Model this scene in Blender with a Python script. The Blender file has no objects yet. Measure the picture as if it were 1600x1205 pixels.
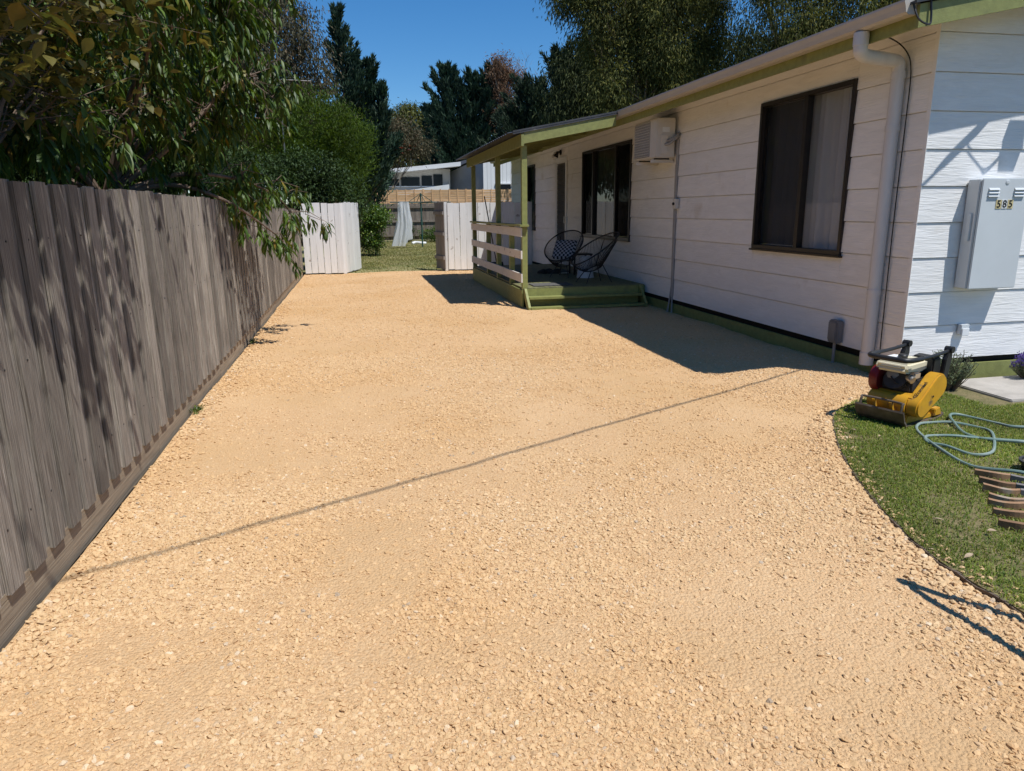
import bpy, bmesh, math, random
import numpy as np
from mathutils import Vector, Matrix
random.seed(7); RNG = np.random.default_rng(7)
scene = bpy.context.scene
C = scene.collection

# ------------------------------------------------------------------ camera, sky, sun, exposure
cam_d = bpy.data.cameras.new('camera'); cam = bpy.data.objects.new('camera', cam_d); C.objects.link(cam)
cam_d.sensor_width = 36; cam_d.sensor_fit = 'HORIZONTAL'; cam_d.lens = 24.75
cam_d.clip_start = 0.05; cam_d.clip_end = 3000
R3 = Matrix(((0.97709, 0.06177, -0.20359), (-0.21252, 0.23317, -0.94893), (-0.01116, 0.97046, 0.24096)))
q = R3.to_quaternion()
cam.rotation_euler = q.to_euler(); cam.location = (0, 0, 1.6)
scene.camera = cam

SUN = Vector((-.80, 1.0, -2.6)).normalized()         # direction the light travels
world = bpy.data.worlds.new('World'); scene.world = world; world.use_nodes = True
wn = world.node_tree.nodes; wl = world.node_tree.links
bg = wn['Background']; sky = wn.new('ShaderNodeTexSky'); sky.sky_type = 'NISHITA'; sky.sun_disc = False
sky.sun_elevation = math.asin(-SUN.z); sky.sun_rotation = math.atan2(-SUN.x, -SUN.y)
sky.air_density = 1.0; sky.dust_density = 0.0; sky.ozone_density = 8.0
hsv = wn.new('ShaderNodeHueSaturation'); hsv.inputs['Saturation'].default_value = 1.22       # clear deep blue summer sky, the same all round
wl.new(sky.outputs[0], hsv.inputs['Color']); wl.new(hsv.outputs[0], bg.inputs['Color']); bg.inputs['Strength'].default_value = 0.108
sd = bpy.data.lights.new('sun', 'SUN'); sd.energy = 4.7; sd.angle = math.radians(.53); sd.color = (1, .985, .95)
so = bpy.data.objects.new('sun', sd); C.objects.link(so); so.rotation_euler = SUN.to_track_quat('-Z', 'Y').to_euler()
so.location = (10, -10, 30)
scene.view_settings.view_transform = 'Standard'; scene.view_settings.look = 'None'
scene.view_settings.exposure = 0.12; scene.view_settings.gamma = 1.0; scene.view_settings.use_curve_mapping = False
scene.cycles.max_bounces = 5; scene.cycles.diffuse_bounces = 3; scene.cycles.glossy_bounces = 3; scene.cycles.transparent_max_bounces = 8; scene.cycles.caustics_reflective = False; scene.cycles.caustics_refractive = False

# ------------------------------------------------------------------ helpers
class MB:
    def __init__(s): s.v = []; s.f = []
    def add(s, vs, fs):
        o = len(s.v); s.v += [tuple(p) for p in vs]; s.f += [tuple(i + o for i in f) for f in fs]; return s
    def box(s, x0, x1, y0, y1, z0, z1, m=None):
        vs = [Vector(p) for p in ((x0,y0,z0),(x1,y0,z0),(x1,y1,z0),(x0,y1,z0),(x0,y0,z1),(x1,y0,z1),(x1,y1,z1),(x0,y1,z1))]
        if m is not None: vs = [m @ p for p in vs]
        return s.add(vs, [(3,2,1,0),(4,5,6,7),(0,1,5,4),(1,2,6,5),(2,3,7,6),(3,0,4,7)])
    def bar(s, a, b, w, h, up=(0,0,1)):
        a = Vector(a); b = Vector(b); d = b - a; L = d.length; d.normalize()
        u = Vector(up); sx = d.cross(u)
        if sx.length < 1e-4: sx = d.cross(Vector((1,0,0)))
        sx.normalize(); uz = sx.cross(d)
        m = Matrix((sx, d, uz)).transposed().to_4x4(); m.translation = a
        return s.box(-w/2, w/2, 0, L, -h/2, h/2, m)
    def tube(s, pts, r, n=8, cap=True):
        pts = [Vector(p) for p in pts]; k = len(pts)
        if not hasattr(r, '__len__'): r = [r]*k
        t = [(pts[min(i+1,k-1)] - pts[max(i-1,0)]).normalized() for i in range(k)]
        u = t[0].orthogonal().normalized(); vs = []; fs = []
        for i in range(k):
            u = u - t[i]*u.dot(t[i])
            if u.length < 1e-6: u = t[i].orthogonal()
            u.normalize(); w = t[i].cross(u)
            for j in range(n):
                a = 2*math.pi*j/n; vs.append(pts[i] + (u*math.cos(a) + w*math.sin(a))*r[i])
        for i in range(k-1):
            for j in range(n):
                j2 = (j+1) % n; fs.append((i*n+j, i*n+j2, (i+1)*n+j2, (i+1)*n+j))
        if cap: fs.append(tuple(range(n))[::-1]); fs.append(tuple((k-1)*n+j for j in range(n)))
        return s.add(vs, fs)
    def loop(s, pts, r, n=6):
        pts = [Vector(p) for p in pts]; return s.tube(pts + [pts[0], pts[1]], r, n, False)
    def lathe(s, prof, n=20, m=None):
        vs = []; fs = []
        for (r, z) in prof:
            for j in range(n):
                a = 2*math.pi*j/n; p = Vector((r*math.cos(a), r*math.sin(a), z)); vs.append(m @ p if m is not None else p)
        for i in range(len(prof)-1):
            for j in range(n):
                j2 = (j+1) % n; fs.append((i*n+j, i*n+j2, (i+1)*n+j2, (i+1)*n+j))
        fs.append(tuple(range(n))[::-1]); fs.append(tuple((len(prof)-1)*n+j for j in range(n)))
        return s.add(vs, fs)
    def prism(s, poly, lo, hi, f):
        # poly 2-D, f(u, v, w) -> 3-D
        n = len(poly); vs = [f(u, v, lo) for u, v in poly] + [f(u, v, hi) for u, v in poly]
        fs = [tuple(range(n))[::-1], tuple(range(n, 2*n))] + [(i, (i+1) % n, n+(i+1) % n, n+i) for i in range(n)]
        return s.add(vs, fs)
    def mesh(s, name, smooth=False, bevel=0):
        me = bpy.data.meshes.new(name); me.from_pydata([tuple(p) for p in s.v], [], s.f); me.update()
        bm = bmesh.new(); bm.from_mesh(me)
        if bevel:
            bmesh.ops.remove_doubles(bm, verts=bm.verts, dist=1e-5)
            ed = [e for e in bm.edges if len(e.link_faces) == 2 and e.calc_face_angle(0) > .6]
            bmesh.ops.bevel(bm, geom=ed, offset=bevel, segments=2, affect='EDGES', clamp_overlap=True)
        bmesh.ops.recalc_face_normals(bm, faces=bm.faces); bm.to_mesh(me); bm.free()
        if smooth:
            me.polygons.foreach_set('use_smooth', [True]*len(me.polygons))
            me.set_sharp_from_angle(angle=math.radians(40))
        return me
    def build(s, name, mat, parent=None, smooth=False, bevel=0, world=False):
        return link(name, s.mesh(name, smooth, bevel), mat, parent, world)

WM = {}
def wm(o):
    m = Matrix.LocRotScale(o.location, o.rotation_euler, o.scale)
    return (wm(o.parent) @ o.matrix_parent_inverse @ m) if o.parent else m
def link(name, me, mat, parent=None, world=False):
    o = bpy.data.objects.new(name, me); C.objects.link(o)
    if mat is not None and not me.materials: me.materials.append(mat)
    if parent is not None:
        o.parent = parent
        if world: o.matrix_parent_inverse = wm(parent).inverted()
    return o
def tag(o, label=None, cat=None, group=None, kind=None):
    if label: o['label'] = label
    if cat: o['category'] = cat
    if group: o['group'] = group
    if kind: o['kind'] = kind
    return o
def thing(name, label, cat, loc=(0,0,0), rz=0, group=None):
    o = bpy.data.objects.new(name, None); C.objects.link(o); o.location = loc; o.rotation_euler = (0,0,rz)
    o.empty_display_size = .1
    return tag(o, label, cat, group)
def mesh_np(name, V, F):
    me = bpy.data.meshes.new(name); V = np.asarray(V, np.float32); F = np.asarray(F, np.int32); k = F.shape[1]
    me.vertices.add(len(V)); me.vertices.foreach_set('co', V.ravel())
    me.loops.add(F.size); me.loops.foreach_set('vertex_index', F.ravel())
    me.polygons.add(len(F)); me.polygons.foreach_set('loop_start', np.arange(0, F.size, k, dtype=np.int32))
    me.update(calc_edges=True); me.validate(); return me
def smoothcurve(pts, n=8):
    P = [Vector(p) for p in pts]; out = []
    for i in range(len(P)-1):
        p0 = P[max(i-1,0)]; p1 = P[i]; p2 = P[i+1]; p3 = P[min(i+2,len(P)-1)]
        for j in range(n):
            t = j/n
            out.append(.5*((2*p1) + (p2-p0)*t + (2*p0-5*p1+4*p2-p3)*t*t + (3*p1-p0-3*p2+p3)*t**3))
    out.append(P[-1]); return out

# ------------------------------------------------------------------ materials
def newmat(name):
    m = bpy.data.materials.new(name); m.use_nodes = True; nt = m.node_tree; return m, nt.nodes, nt.links, nt.nodes['Principled BSDF']
def pmat(name, c1, c2=None, sc=(1,1,1), ns=6, detail=6, rough=.6, rrough=0.1, bump=0, bsc=None, bns=None, rnd=.0, metal=0, spec=.4, lo=.35, hi=.65, coat=0, c3=None, c3s=2., c3lo=.58, c3hi=.68, dist=0.):
    m, N, L, P = newmat(name)
    P.inputs['Roughness'].default_value = rough; P.inputs['Metallic'].default_value = metal
    P.inputs['Specular IOR Level'].default_value = spec; P.inputs['Coat Weight'].default_value = coat
    tc = N.new('ShaderNodeTexCoord'); oi = N.new('ShaderNodeObjectInfo')
    off = N.new('ShaderNodeVectorMath'); off.operation = 'MULTIPLY_ADD'
    cmb = N.new('ShaderNodeCombineXYZ')
    for i in range(3): L.new(oi.outputs['Random'], cmb.inputs[i])
    L.new(cmb.outputs[0], off.inputs[0]); off.inputs[1].default_value = (37, 53, 71) if rnd or True else (0,0,0); L.new(tc.outputs['Object'], off.inputs[2])
    def mapped(s):
        mp = N.new('ShaderNodeMapping'); mp.inputs['Scale'].default_value = s; L.new(off.outputs[0], mp.inputs[0]); return mp.outputs[0]
    v = mapped(sc)
    n1 = N.new('ShaderNodeTexNoise'); n1.inputs['Scale'].default_value = ns; n1.inputs['Detail'].default_value = detail; n1.inputs['Roughness'].default_value = .62
    n1.inputs['Distortion'].default_value = dist
    L.new(v, n1.inputs['Vector'])
    mr = N.new('ShaderNodeMapRange'); mr.inputs['From Min'].default_value = lo; mr.inputs['From Max'].default_value = hi; L.new(n1.outputs[0], mr.inputs[0])
    mx = N.new('ShaderNodeMix'); mx.data_type = 'RGBA'; mx.inputs[6].default_value = (*c1, 1); mx.inputs[7].default_value = (*(c2 or c1), 1); L.new(mr.outputs[0], mx.inputs[0])
    col = mx.outputs[2]
    if c3:
        n3 = N.new('ShaderNodeTexNoise'); n3.inputs['Scale'].default_value = c3s; n3.inputs['Detail'].default_value = 5; L.new(mapped((1,1,1)), n3.inputs['Vector'])
        m3 = N.new('ShaderNodeMapRange'); m3.inputs['From Min'].default_value = c3lo; m3.inputs['From Max'].default_value = c3hi; L.new(n3.outputs[0], m3.inputs[0])
        x3 = N.new('ShaderNodeMix'); x3.data_type = 'RGBA'; x3.inputs[7].default_value = (*c3, 1); L.new(col, x3.inputs[6]); L.new(m3.outputs[0], x3.inputs[0]); col = x3.outputs[2]
    if rnd:
        r = N.new('ShaderNodeMapRange'); r.inputs['To Min'].default_value = 1-rnd; r.inputs['To Max'].default_value = 1+rnd*.6; L.new(oi.outputs['Random'], r.inputs[0])
        hs = N.new('ShaderNodeHueSaturation'); L.new(col, hs.inputs['Color']); L.new(r.outputs[0], hs.inputs['Value']); col = hs.outputs[0]
    L.new(col, P.inputs['Base Color'])
    rr = N.new('ShaderNodeMapRange'); rr.inputs['To Min'].default_value = max(0.02, rough-rrough); rr.inputs['To Max'].default_value = min(1, rough+rrough); L.new(n1.outputs[0], rr.inputs[0]); L.new(rr.outputs[0], P.inputs['Roughness'])
    if bump:
        nb = N.new('ShaderNodeTexNoise'); nb.inputs['Scale'].default_value = bns or ns; nb.inputs['Detail'].default_value = 8; nb.inputs['Distortion'].default_value = dist
        L.new(mapped(bsc or sc), nb.inputs['Vector'])
        b = N.new('ShaderNodeBump'); b.inputs['Strength'].default_value = 1; b.inputs['Distance'].default_value = bump; L.new(nb.outputs[0], b.inputs['Height']); L.new(b.outputs[0], P.inputs['Normal'])
    return m
def leafmat(name, c1, c2, trans=.35, rough=.45, spec=.35, c3=None, p3=.9):
    m, N, L, P = newmat(name)
    g = N.new('ShaderNodeNewGeometry'); cr = N.new('ShaderNodeValToRGB'); e = cr.color_ramp.elements
    e[0].color = (*c1, 1); e[0].position = .1; e[1].color = (*c2, 1); e[1].position = .85
    if c3: k = cr.color_ramp.elements.new(p3); k.color = (*c2, 1); k2 = cr.color_ramp.elements.new(min(1, p3+.04)); k2.color = (*c3, 1)
    tc = N.new('ShaderNodeTexCoord'); n = N.new('ShaderNodeTexNoise'); n.inputs['Scale'].default_value = .9; L.new(tc.outputs['Object'], n.inputs['Vector'])
    L.new(g.outputs['Random Per Island'], cr.inputs[0])
    hs = N.new('ShaderNodeHueSaturation'); mr = N.new('ShaderNodeMapRange'); mr.inputs['From Min'].default_value = .3; mr.inputs['From Max'].default_value = .7; mr.inputs['To Min'].default_value = .65; mr.inputs['To Max'].default_value = 1.3
    L.new(n.outputs[0], mr.inputs[0]); L.new(mr.outputs[0], hs.inputs['Value']); L.new(cr.outputs[0], hs.inputs['Color'])
    L.new(hs.outputs[0], P.inputs['Base Color']); P.inputs['Roughness'].default_value = rough; P.inputs['Specular IOR Level'].default_value = spec
    t = N.new('ShaderNodeBsdfTranslucent'); hs2 = N.new('ShaderNodeHueSaturation'); hs2.inputs['Saturation'].default_value = 1.15; hs2.inputs['Value'].default_value = 1.5; hs2.inputs['Hue'].default_value = .485
    L.new(hs.outputs[0], hs2.inputs['Color']); L.new(hs2.outputs[0], t.inputs[0])
    mx = N.new('ShaderNodeMixShader'); mx.inputs[0].default_value = trans; L.new(P.outputs[0], mx.inputs[1]); L.new(t.outputs[0], mx.inputs[2])
    L.new(mx.outputs[0], N['Material Output'].inputs['Surface']); return m

def glassmat(name, tint=(.9,.95,.95), refl=1.0, rough=.0):
    m, N, L, P = newmat(name)
    tr = N.new('ShaderNodeBsdfTransparent'); tr.inputs[0].default_value = (*tint, 1)
    gl = N.new('ShaderNodeBsdfGlossy'); gl.inputs['Roughness'].default_value = rough
    lw = N.new('ShaderNodeLayerWeight'); lw.inputs['Blend'].default_value = .5; fr = N.new('ShaderNodeMath'); fr.operation = 'POWER'; fr.inputs[1].default_value = 5.0; L.new(lw.outputs['Facing'], fr.inputs[0])
    ma = N.new('ShaderNodeMath'); ma.operation = 'MULTIPLY_ADD'; ma.use_clamp = True; ma.inputs[1].default_value = .9; ma.inputs[2].default_value = 0.085*refl
    L.new(fr.outputs[0], ma.inputs[0])
    mx = N.new('ShaderNodeMixShader'); L.new(ma.outputs[0], mx.inputs[0]); L.new(tr.outputs[0], mx.inputs[1]); L.new(gl.outputs[0], mx.inputs[2])
    L.new(mx.outputs[0], N['Material Output'].inputs['Surface']); return m
def sheermat(name, col, alpha):
    m, N, L, P = newmat(name)
    d = N.new('ShaderNodeBsdfDiffuse'); d.inputs[0].default_value = (*col, 1); t = N.new('ShaderNodeBsdfTranslucent'); t.inputs[0].default_value = (*col, 1)
    a = N.new('ShaderNodeMixShader'); a.inputs[0].default_value = .4; L.new(d.outputs[0], a.inputs[1]); L.new(t.outputs[0], a.inputs[2])
    tr = N.new('ShaderNodeBsdfTransparent'); mx = N.new('ShaderNodeMixShader'); mx.inputs[0].default_value = alpha
    L.new(tr.outputs[0], mx.inputs[1]); L.new(a.outputs[0], mx.inputs[2]); L.new(mx.outputs[0], N['Material Output'].inputs['Surface']); return m

MAT = {}
MAT['paling'] = pmat('weathered_paling', (.46,.405,.335), (.17,.14,.11), sc=(34,34,.7), ns=5, rough=.85, bump=.007, bsc=(50,50,.7), bns=6, rnd=.45, c3=(.15,.125,.105), c3s=1.6, c3lo=.58, c3hi=.8, lo=.38, hi=.62)
MAT['plinth'] = pmat('weathered_plinth', (.40,.32,.225), (.27,.21,.145), sc=(12,.5,14), ns=5, rough=.85, bump=.003, bsc=(20,.5,30), rnd=.15)
MAT['old_fence'] = pmat('old_back_fence', (.25,.21,.175), (.15,.125,.10), sc=(12,12,.6), ns=4, rough=.9, bump=.003, rnd=.25)
MAT['cladding'] = pmat('white_cladding', (.85,.835,.815), (.78,.765,.74), sc=(.7,.7,3), ns=3, rough=.55, bump=.0055, bsc=(1.1,1.1,16), bns=3.2, rnd=.03, dist=1.1, c3=(.60,.54,.46), c3s=1.7, c3lo=.66, c3hi=.85)
MAT['white_board'] = pmat('white_painted_board', (.80,.79,.77), (.72,.71,.68), sc=(8,8,.6), ns=4, rough=.6, bump=.002, bsc=(22,22,.6), rnd=.08, c3=(.36,.31,.26), c3s=5, c3lo=.66, c3hi=.74)
MAT['bare_board'] = pmat('bare_gate_board', (.30,.27,.25), (.19,.17,.155), sc=(14,14,.6), ns=5, rough=.85, bump=.003, rnd=.15)
MAT['rail_white'] = pmat('flaking_white_rail', (.72,.68,.63), (.66,.61,.55), sc=(4,.6,4), ns=5, rough=.6, bump=.002, rnd=.05, c3=(.20,.13,.09), c3s=9, c3lo=.66, c3hi=.7)
MAT['green'] = pmat('olive_green_paint', (.27,.285,.095), (.215,.225,.075), sc=(3,3,3), ns=5, rough=.55, bump=.002, bsc=(18,4,18), rnd=.08, c3=(.17,.17,.075), c3s=4, c3lo=.62, c3hi=.8)
MAT['deck'] = pmat('worn_green_decking', (.20,.20,.085), (.13,.125,.07), sc=(8,1,8), ns=4, rough=.7, rnd=.12, bump=.002)
MAT['gutter'] = pmat('cream_metal', (.50,.455,.40), (.45,.41,.36), ns=3, rough=.4, rnd=.02)
MAT['pipe'] = pmat('white_plastic_pipe', (.64,.62,.61), (.58,.56,.55), sc=(6,6,.7), ns=2, rough=.4)
MAT['black'] = pmat('black_plastic', (.015,.015,.016), (.025,.025,.026), ns=8, rough=.45)
MAT['dark'] = pmat('void_shade_black', (.012,.011,.01), rough=.9)  # near-black that paints the shade inside gaps
MAT['frame'] = pmat('bronze_window_frame', (.022,.017,.014), (.03,.024,.02), ns=4, rough=.4)
MAT['roof'] = pmat('dark_roof_metal', (.045,.047,.052), (.07,.07,.074), ns=3, rough=.5, c3=(.16,.15,.13), c3s=5, c3lo=.65, c3hi=.75)
MAT['meter'] = pmat('pale_grey_enamel', (.60,.63,.64), (.56,.585,.595), ns=2, rough=.38, rrough=.05)
MAT['meter_side'] = MAT['meter']
MAT['grey_plastic'] = pmat('grey_plastic', (.16,.165,.17), (.2,.2,.21), ns=5, rough=.5)
MAT['conduit'] = pmat('grey_conduit', (.34,.325,.31), (.28,.265,.25), ns=5, rough=.5)
MAT['ac'] = pmat('off_white_metal', (.68,.64,.58), (.62,.58,.52), ns=3, rough=.45)
MAT['concrete'] = pmat('concrete', (.44,.40,.35), (.34,.31,.27), ns=5, rough=.9, bump=.003, bns=40)
MAT['rope'] = pmat('black_cord', (.018,.017,.016), rough=.5)
MAT['steel'] = pmat('black_steel', (.016,.016,.017), rough=.4)
MAT['yellow'] = pmat('yellow_machine_paint', (.60,.31,.02), (.50,.25,.02), ns=7, rough=.42, c3=(.16,.10,.05), c3s=13, c3lo=.58, c3hi=.70, bump=.0006, bns=30)
MAT['rust'] = pmat('scuffed_steel_plate', (.10,.075,.055), (.19,.15,.12), ns=9, rough=.6, metal=.3, bump=.001, bns=40)
MAT['cream'] = pmat('cream_tank', (.70,.64,.47), (.64,.58,.42), ns=4, rough=.35)
MAT['red'] = pmat('red_recoil_cover', (.17,.010,.012), (.10,.008,.01), ns=5, rough=.4)
MAT['engine'] = pmat('grimy_engine', (.018,.017,.016), (.045,.042,.04), ns=14, rough=.6)
MAT['chrome'] = pmat('dull_metal', (.5,.48,.45), (.35,.33,.3), ns=9, rough=.35, metal=.8)
MAT['hose'] = pmat('faded_green_hose', (.13,.21,.18), (.25,.30,.27), ns=2.5, rough=.45)
MAT['terracotta'] = pmat('rusty_brown_edging', (.36,.21,.11), (.27,.15,.08), ns=9, rough=.75, rnd=.25, c3=(.34,.27,.2), c3s=8, bump=.002, bns=40)
MAT['edging_grey'] = pmat('grey_edging', (.25,.22,.20), (.18,.16,.15), ns=9, rough=.75, rnd=.15)
MAT['plastic_edge'] = pmat('dark_lawn_edging', (.10,.07,.05), (.15,.11,.08), ns=6, rough=.75)
MAT['bark'] = pmat('grey_brown_bark', (.12,.085,.06), (.20,.15,.11), sc=(6,6,1.2), ns=4, rough=.9, bump=.01, c3=(.3,.25,.2), c3s=2)
MAT['pale_bark'] = pmat('pale_gum_bark', (.38,.30,.22), (.22,.16,.12), sc=(4,4,1), ns=3, rough=.85, bump=.008)
MAT['twig'] = pmat('peach_twig', (.10,.07,.05), (.20,.14,.10), sc=(5,5,2), ns=4, rough=.8)
MAT['new_timber'] = pmat('new_pine_board', (.72,.47,.26), (.62,.38,.19), sc=(1,8,10), ns=3, rough=.75, rnd=.2, c3=(.40,.20,.09), c3s=2, c3lo=.55, c3hi=.8)
MAT['far_white'] = pmat('white_weatherboard', (.76,.77,.77), (.72,.73,.73), ns=2, rough=.6)
MAT['far_cream'] = pmat('cream_render', (.55,.52,.47), (.5,.47,.42), ns=2, rough=.8)
MAT['far_grey'] = pmat('grey_roof_and_shaded_wall', (.34,.34,.35), (.3,.3,.31), ns=2, rough=.8)
MAT['far_glass'] = pmat('dark_window_glass', (.012,.014,.017), rough=.2, rrough=.05, spec=.25)
MAT['pole_green'] = pmat('green_painted_steel', (.02,.065,.055), (.03,.08,.065), ns=5, rough=.5)
MAT['brick'] = pmat('neighbour_wall', (.42,.37,.32), (.36,.31,.27), ns=3, rough=.9)
MAT['pot'] = pmat('white_glazed_pot', (.62,.66,.70), (.55,.58,.62), ns=3, rough=.35)
MAT['shoe'] = pmat('dark_shoe', (.02,.018,.017), (.04,.035,.03), ns=9, rough=.7)
MAT['shoe2'] = pmat('grey_blue_shoe', (.10,.13,.16), (.16,.17,.18), ns=9, rough=.7)
MAT['mat'] = pmat('grey_doormat', (.07,.068,.066), (.13,.125,.12), ns=40, rough=.95, bump=.004, bns=120)
MAT['box_wood'] = pmat('plain_timber', (.20,.15,.10), (.26,.2,.13), sc=(2,2,9), ns=3, rough=.7)
MAT['grass_blade'] = leafmat('grass_blades', (.08,.13,.022), (.23,.28,.05), .3, .6, .2, (.44,.37,.17), .72)
MAT['grass_dry'] = leafmat('dry_grass_blades', (.13,.15,.04), (.22,.21,.075), .3, .6, .2, (.38,.31,.16), .62)
MAT['lf_peach'] = leafmat('peach_leaves', (.032,.068,.012), (.105,.165,.028), .28, .45, .32, (.22,.15,.02), .95)
MAT['lf_broad'] = leafmat('olive_brown_leaves', (.075,.085,.022), (.15,.135,.035), .30, .5, .3, (.20,.13,.03), .80)
MAT['lf_dark'] = leafmat('dark_laurel_leaves', (.022,.045,.013), (.06,.10,.03), .2, .6, .2)
MAT['lf_fine'] = leafmat('fine_green_foliage', (.045,.085,.014), (.095,.145,.026), .3, .6, .2)
MAT['lf_gum_brown'] = leafmat('brownish_gum_leaves', (.065,.066,.038), (.13,.118,.072), .2, .65, .15, (.19,.14,.085), .85)
MAT['lf_gum'] = leafmat('gum_leaves', (.045,.06,.022), (.15,.16,.05), .28, .7, .12, (.24,.23,.08), .86)
MAT['lf_gum_dark'] = leafmat('dark_gum_leaves', (.025,.036,.016), (.065,.08,.032), .2, .7, .12)
MAT['lf_cypress'] = leafmat('cypress_sprays', (.018,.045,.028), (.05,.085,.05), .12, .6, .25)
MAT['lf_cypress2'] = leafmat('dark_cypress_sprays', (.014,.03,.016), (.038,.062,.032), .12, .6, .25)
MAT['lf_rust'] = leafmat('reddish_brown_leaves', (.15,.085,.05), (.24,.16,.095), .3, .6, .2)
MAT['lf_red'] = leafmat('red_blossom', (.35,.06,.03), (.45,.10,.05), .3, .6, .2)
MAT['lf_lav'] = leafmat('grey_green_leaves', (.15,.19,.10), (.25,.29,.17), .25, .6, .2)
MAT['lf_purple'] = leafmat('purple_flowers', (.12,.08,.28), (.22,.15,.42), .25, .6, .2)
MAT['lf_hedge'] = leafmat('glossy_hedge_leaves', (.04,.085,.018), (.10,.17,.035), .28, .35, .4, (.25,.32,.06), .88)
MAT['dead_leaf'] = pmat('dead_leaf', (.45,.35,.24), (.36,.26,.16), ns=9, rough=.8, rnd=.25)

# ------------------------------------------------------------------ the setting: ground, drive, lawns
def gravel_mats():
    m, N, L, P = newmat('gravel_fines'); P.inputs['Roughness'].default_value = .95; P.inputs['Specular IOR Level'].default_value = .15
    tc = N.new('ShaderNodeTexCoord')
    def noise(s, d=6, r=.6):
        n = N.new('ShaderNodeTexNoise'); n.inputs['Scale'].default_value = s; n.inputs['Detail'].default_value = d; n.inputs['Roughness'].default_value = r; L.new(tc.outputs['Object'], n.inputs['Vector']); return n.outputs[0]
    def ramp(v, a, b):
        mr = N.new('ShaderNodeMapRange'); mr.inputs['From Min'].default_value = a; mr.inputs['From Max'].default_value = b; L.new(v, mr.inputs[0]); return mr.outputs[0]
    def mix(f, a, b):
        x = N.new('ShaderNodeMix'); x.data_type = 'RGBA'; L.new(f, x.inputs[0])
        for i, c in ((6, a), (7, b)):
            if isinstance(c, tuple): x.inputs[i].default_value = (*c, 1)
            else: L.new(c, x.inputs[i])
        return x.outputs[2]
    c = mix(ramp(noise(.7, 4), .38, .62), (.645,.415,.22), (.61,.38,.195))
    vo = N.new('ShaderNodeTexVoronoi'); vo.inputs['Scale'].default_value = 75; L.new(tc.outputs['Object'], vo.inputs['Vector'])
    c = mix(ramp(vo.outputs['Color'], .45, .9), c, (.67,.455,.255))
    c = mix(ramp(noise(160, 3), .58, .72), c, (.40,.24,.115))
    c = mix(ramp(noise(.55, 3), .44, .68), c, (.58,.37,.185))
    L.new(c, P.inputs['Base Color'])
    vb = N.new('ShaderNodeTexVoronoi'); vb.inputs['Scale'].default_value = 75; vb.inputs['Randomness'].default_value = 1; L.new(tc.outputs['Object'], vb.inputs['Vector'])
    ad = N.new('ShaderNodeMath'); ad.operation = 'MULTIPLY_ADD'; ad.inputs[1].default_value = -1.2; L.new(vb.outputs['Distance'], ad.inputs[0]); L.new(noise(190, 5), ad.inputs[2])
    b = N.new('ShaderNodeBump'); b.inputs['Strength'].default_value = 1.0; b.inputs['Distance'].default_value = .006; L.new(ad.outputs[0], b.inputs['Height']); L.new(b.outputs[0], P.inputs['Normal'])
    s, N, L, P = newmat('gravel_stones'); P.inputs['Roughness'].default_value = .9; P.inputs['Specular IOR Level'].default_value = .2
    oi = N.new('ShaderNodeObjectInfo'); cr = N.new('ShaderNodeValToRGB'); e = cr.color_ramp.elements
    e[0].position = 0; e[0].color = (.60,.40,.21, 1); e[1].position = 1; e[1].color = (.36,.28,.20, 1)
    for p, col in ((.25, (.66,.455,.25)), (.55, (.61,.41,.215)), (.78, (.70,.49,.28)), (.93, (.54,.345,.18)), (.982, (.74,.59,.41)), (.994, (.50,.39,.28))):
        k = e.new(p); k.color = (*col, 1)
    L.new(oi.outputs['Random'], cr.inputs[0])
    tc = N.new('ShaderNodeTexCoord'); n = N.new('ShaderNodeTexNoise'); n.inputs['Scale'].default_value = 3; n.inputs['Detail'].default_value = 6; L.new(tc.outputs['Object'], n.inputs['Vector'])
    hs = N.new('ShaderNodeHueSaturation'); mr = N.new('ShaderNodeMapRange'); mr.inputs['To Min'].default_value = .78; mr.inputs['To Max'].default_value = 1.12; L.new(n.outputs[0], mr.inputs[0]); L.new(mr.outputs[0], hs.inputs['Value']); L.new(cr.outputs[0], hs.inputs['Color'])
    n2 = N.new('ShaderNodeTexNoise'); n2.inputs['Scale'].default_value = .55; n2.inputs['Detail'].default_value = 3; L.new(oi.outputs['Location'], n2.inputs['Vector'])
    m2 = N.new('ShaderNodeMapRange'); m2.inputs['From Min'].default_value = .4; m2.inputs['From Max'].default_value = .66; L.new(n2.outputs[0], m2.inputs[0])
    x2 = N.new('ShaderNodeMix'); x2.data_type = 'RGBA'; x2.blend_type = 'MULTIPLY'; x2.inputs[7].default_value = (.97,.90,.81,1); L.new(m2.outputs[0], x2.inputs[0]); L.new(hs.outputs[0], x2.inputs[6]); L.new(x2.outputs[2], P.inputs['Base Color'])
    return m, s
MAT['fines'], MAT['stone'] = gravel_mats()
MAT['soil'] = pmat('dry_soil', (.16,.115,.07), (.10,.085,.04), ns=7, rough=.95, bump=.01, bns=30, c3=(.10,.12,.035), c3s=3, c3lo=.5, c3hi=.6)
MAT['turf'] = pmat('turf_base', (.12,.11,.04), (.21,.165,.08), ns=14, rough=.95, bump=.01, bns=60)
MAT['back_turf'] = pmat('dry_back_lawn', (.20,.19,.07), (.28,.24,.115), ns=3, rough=.95, bump=.01, bns=40, c3=(.12,.14,.04), c3s=1.2, c3lo=.5, c3hi=.65)

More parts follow.
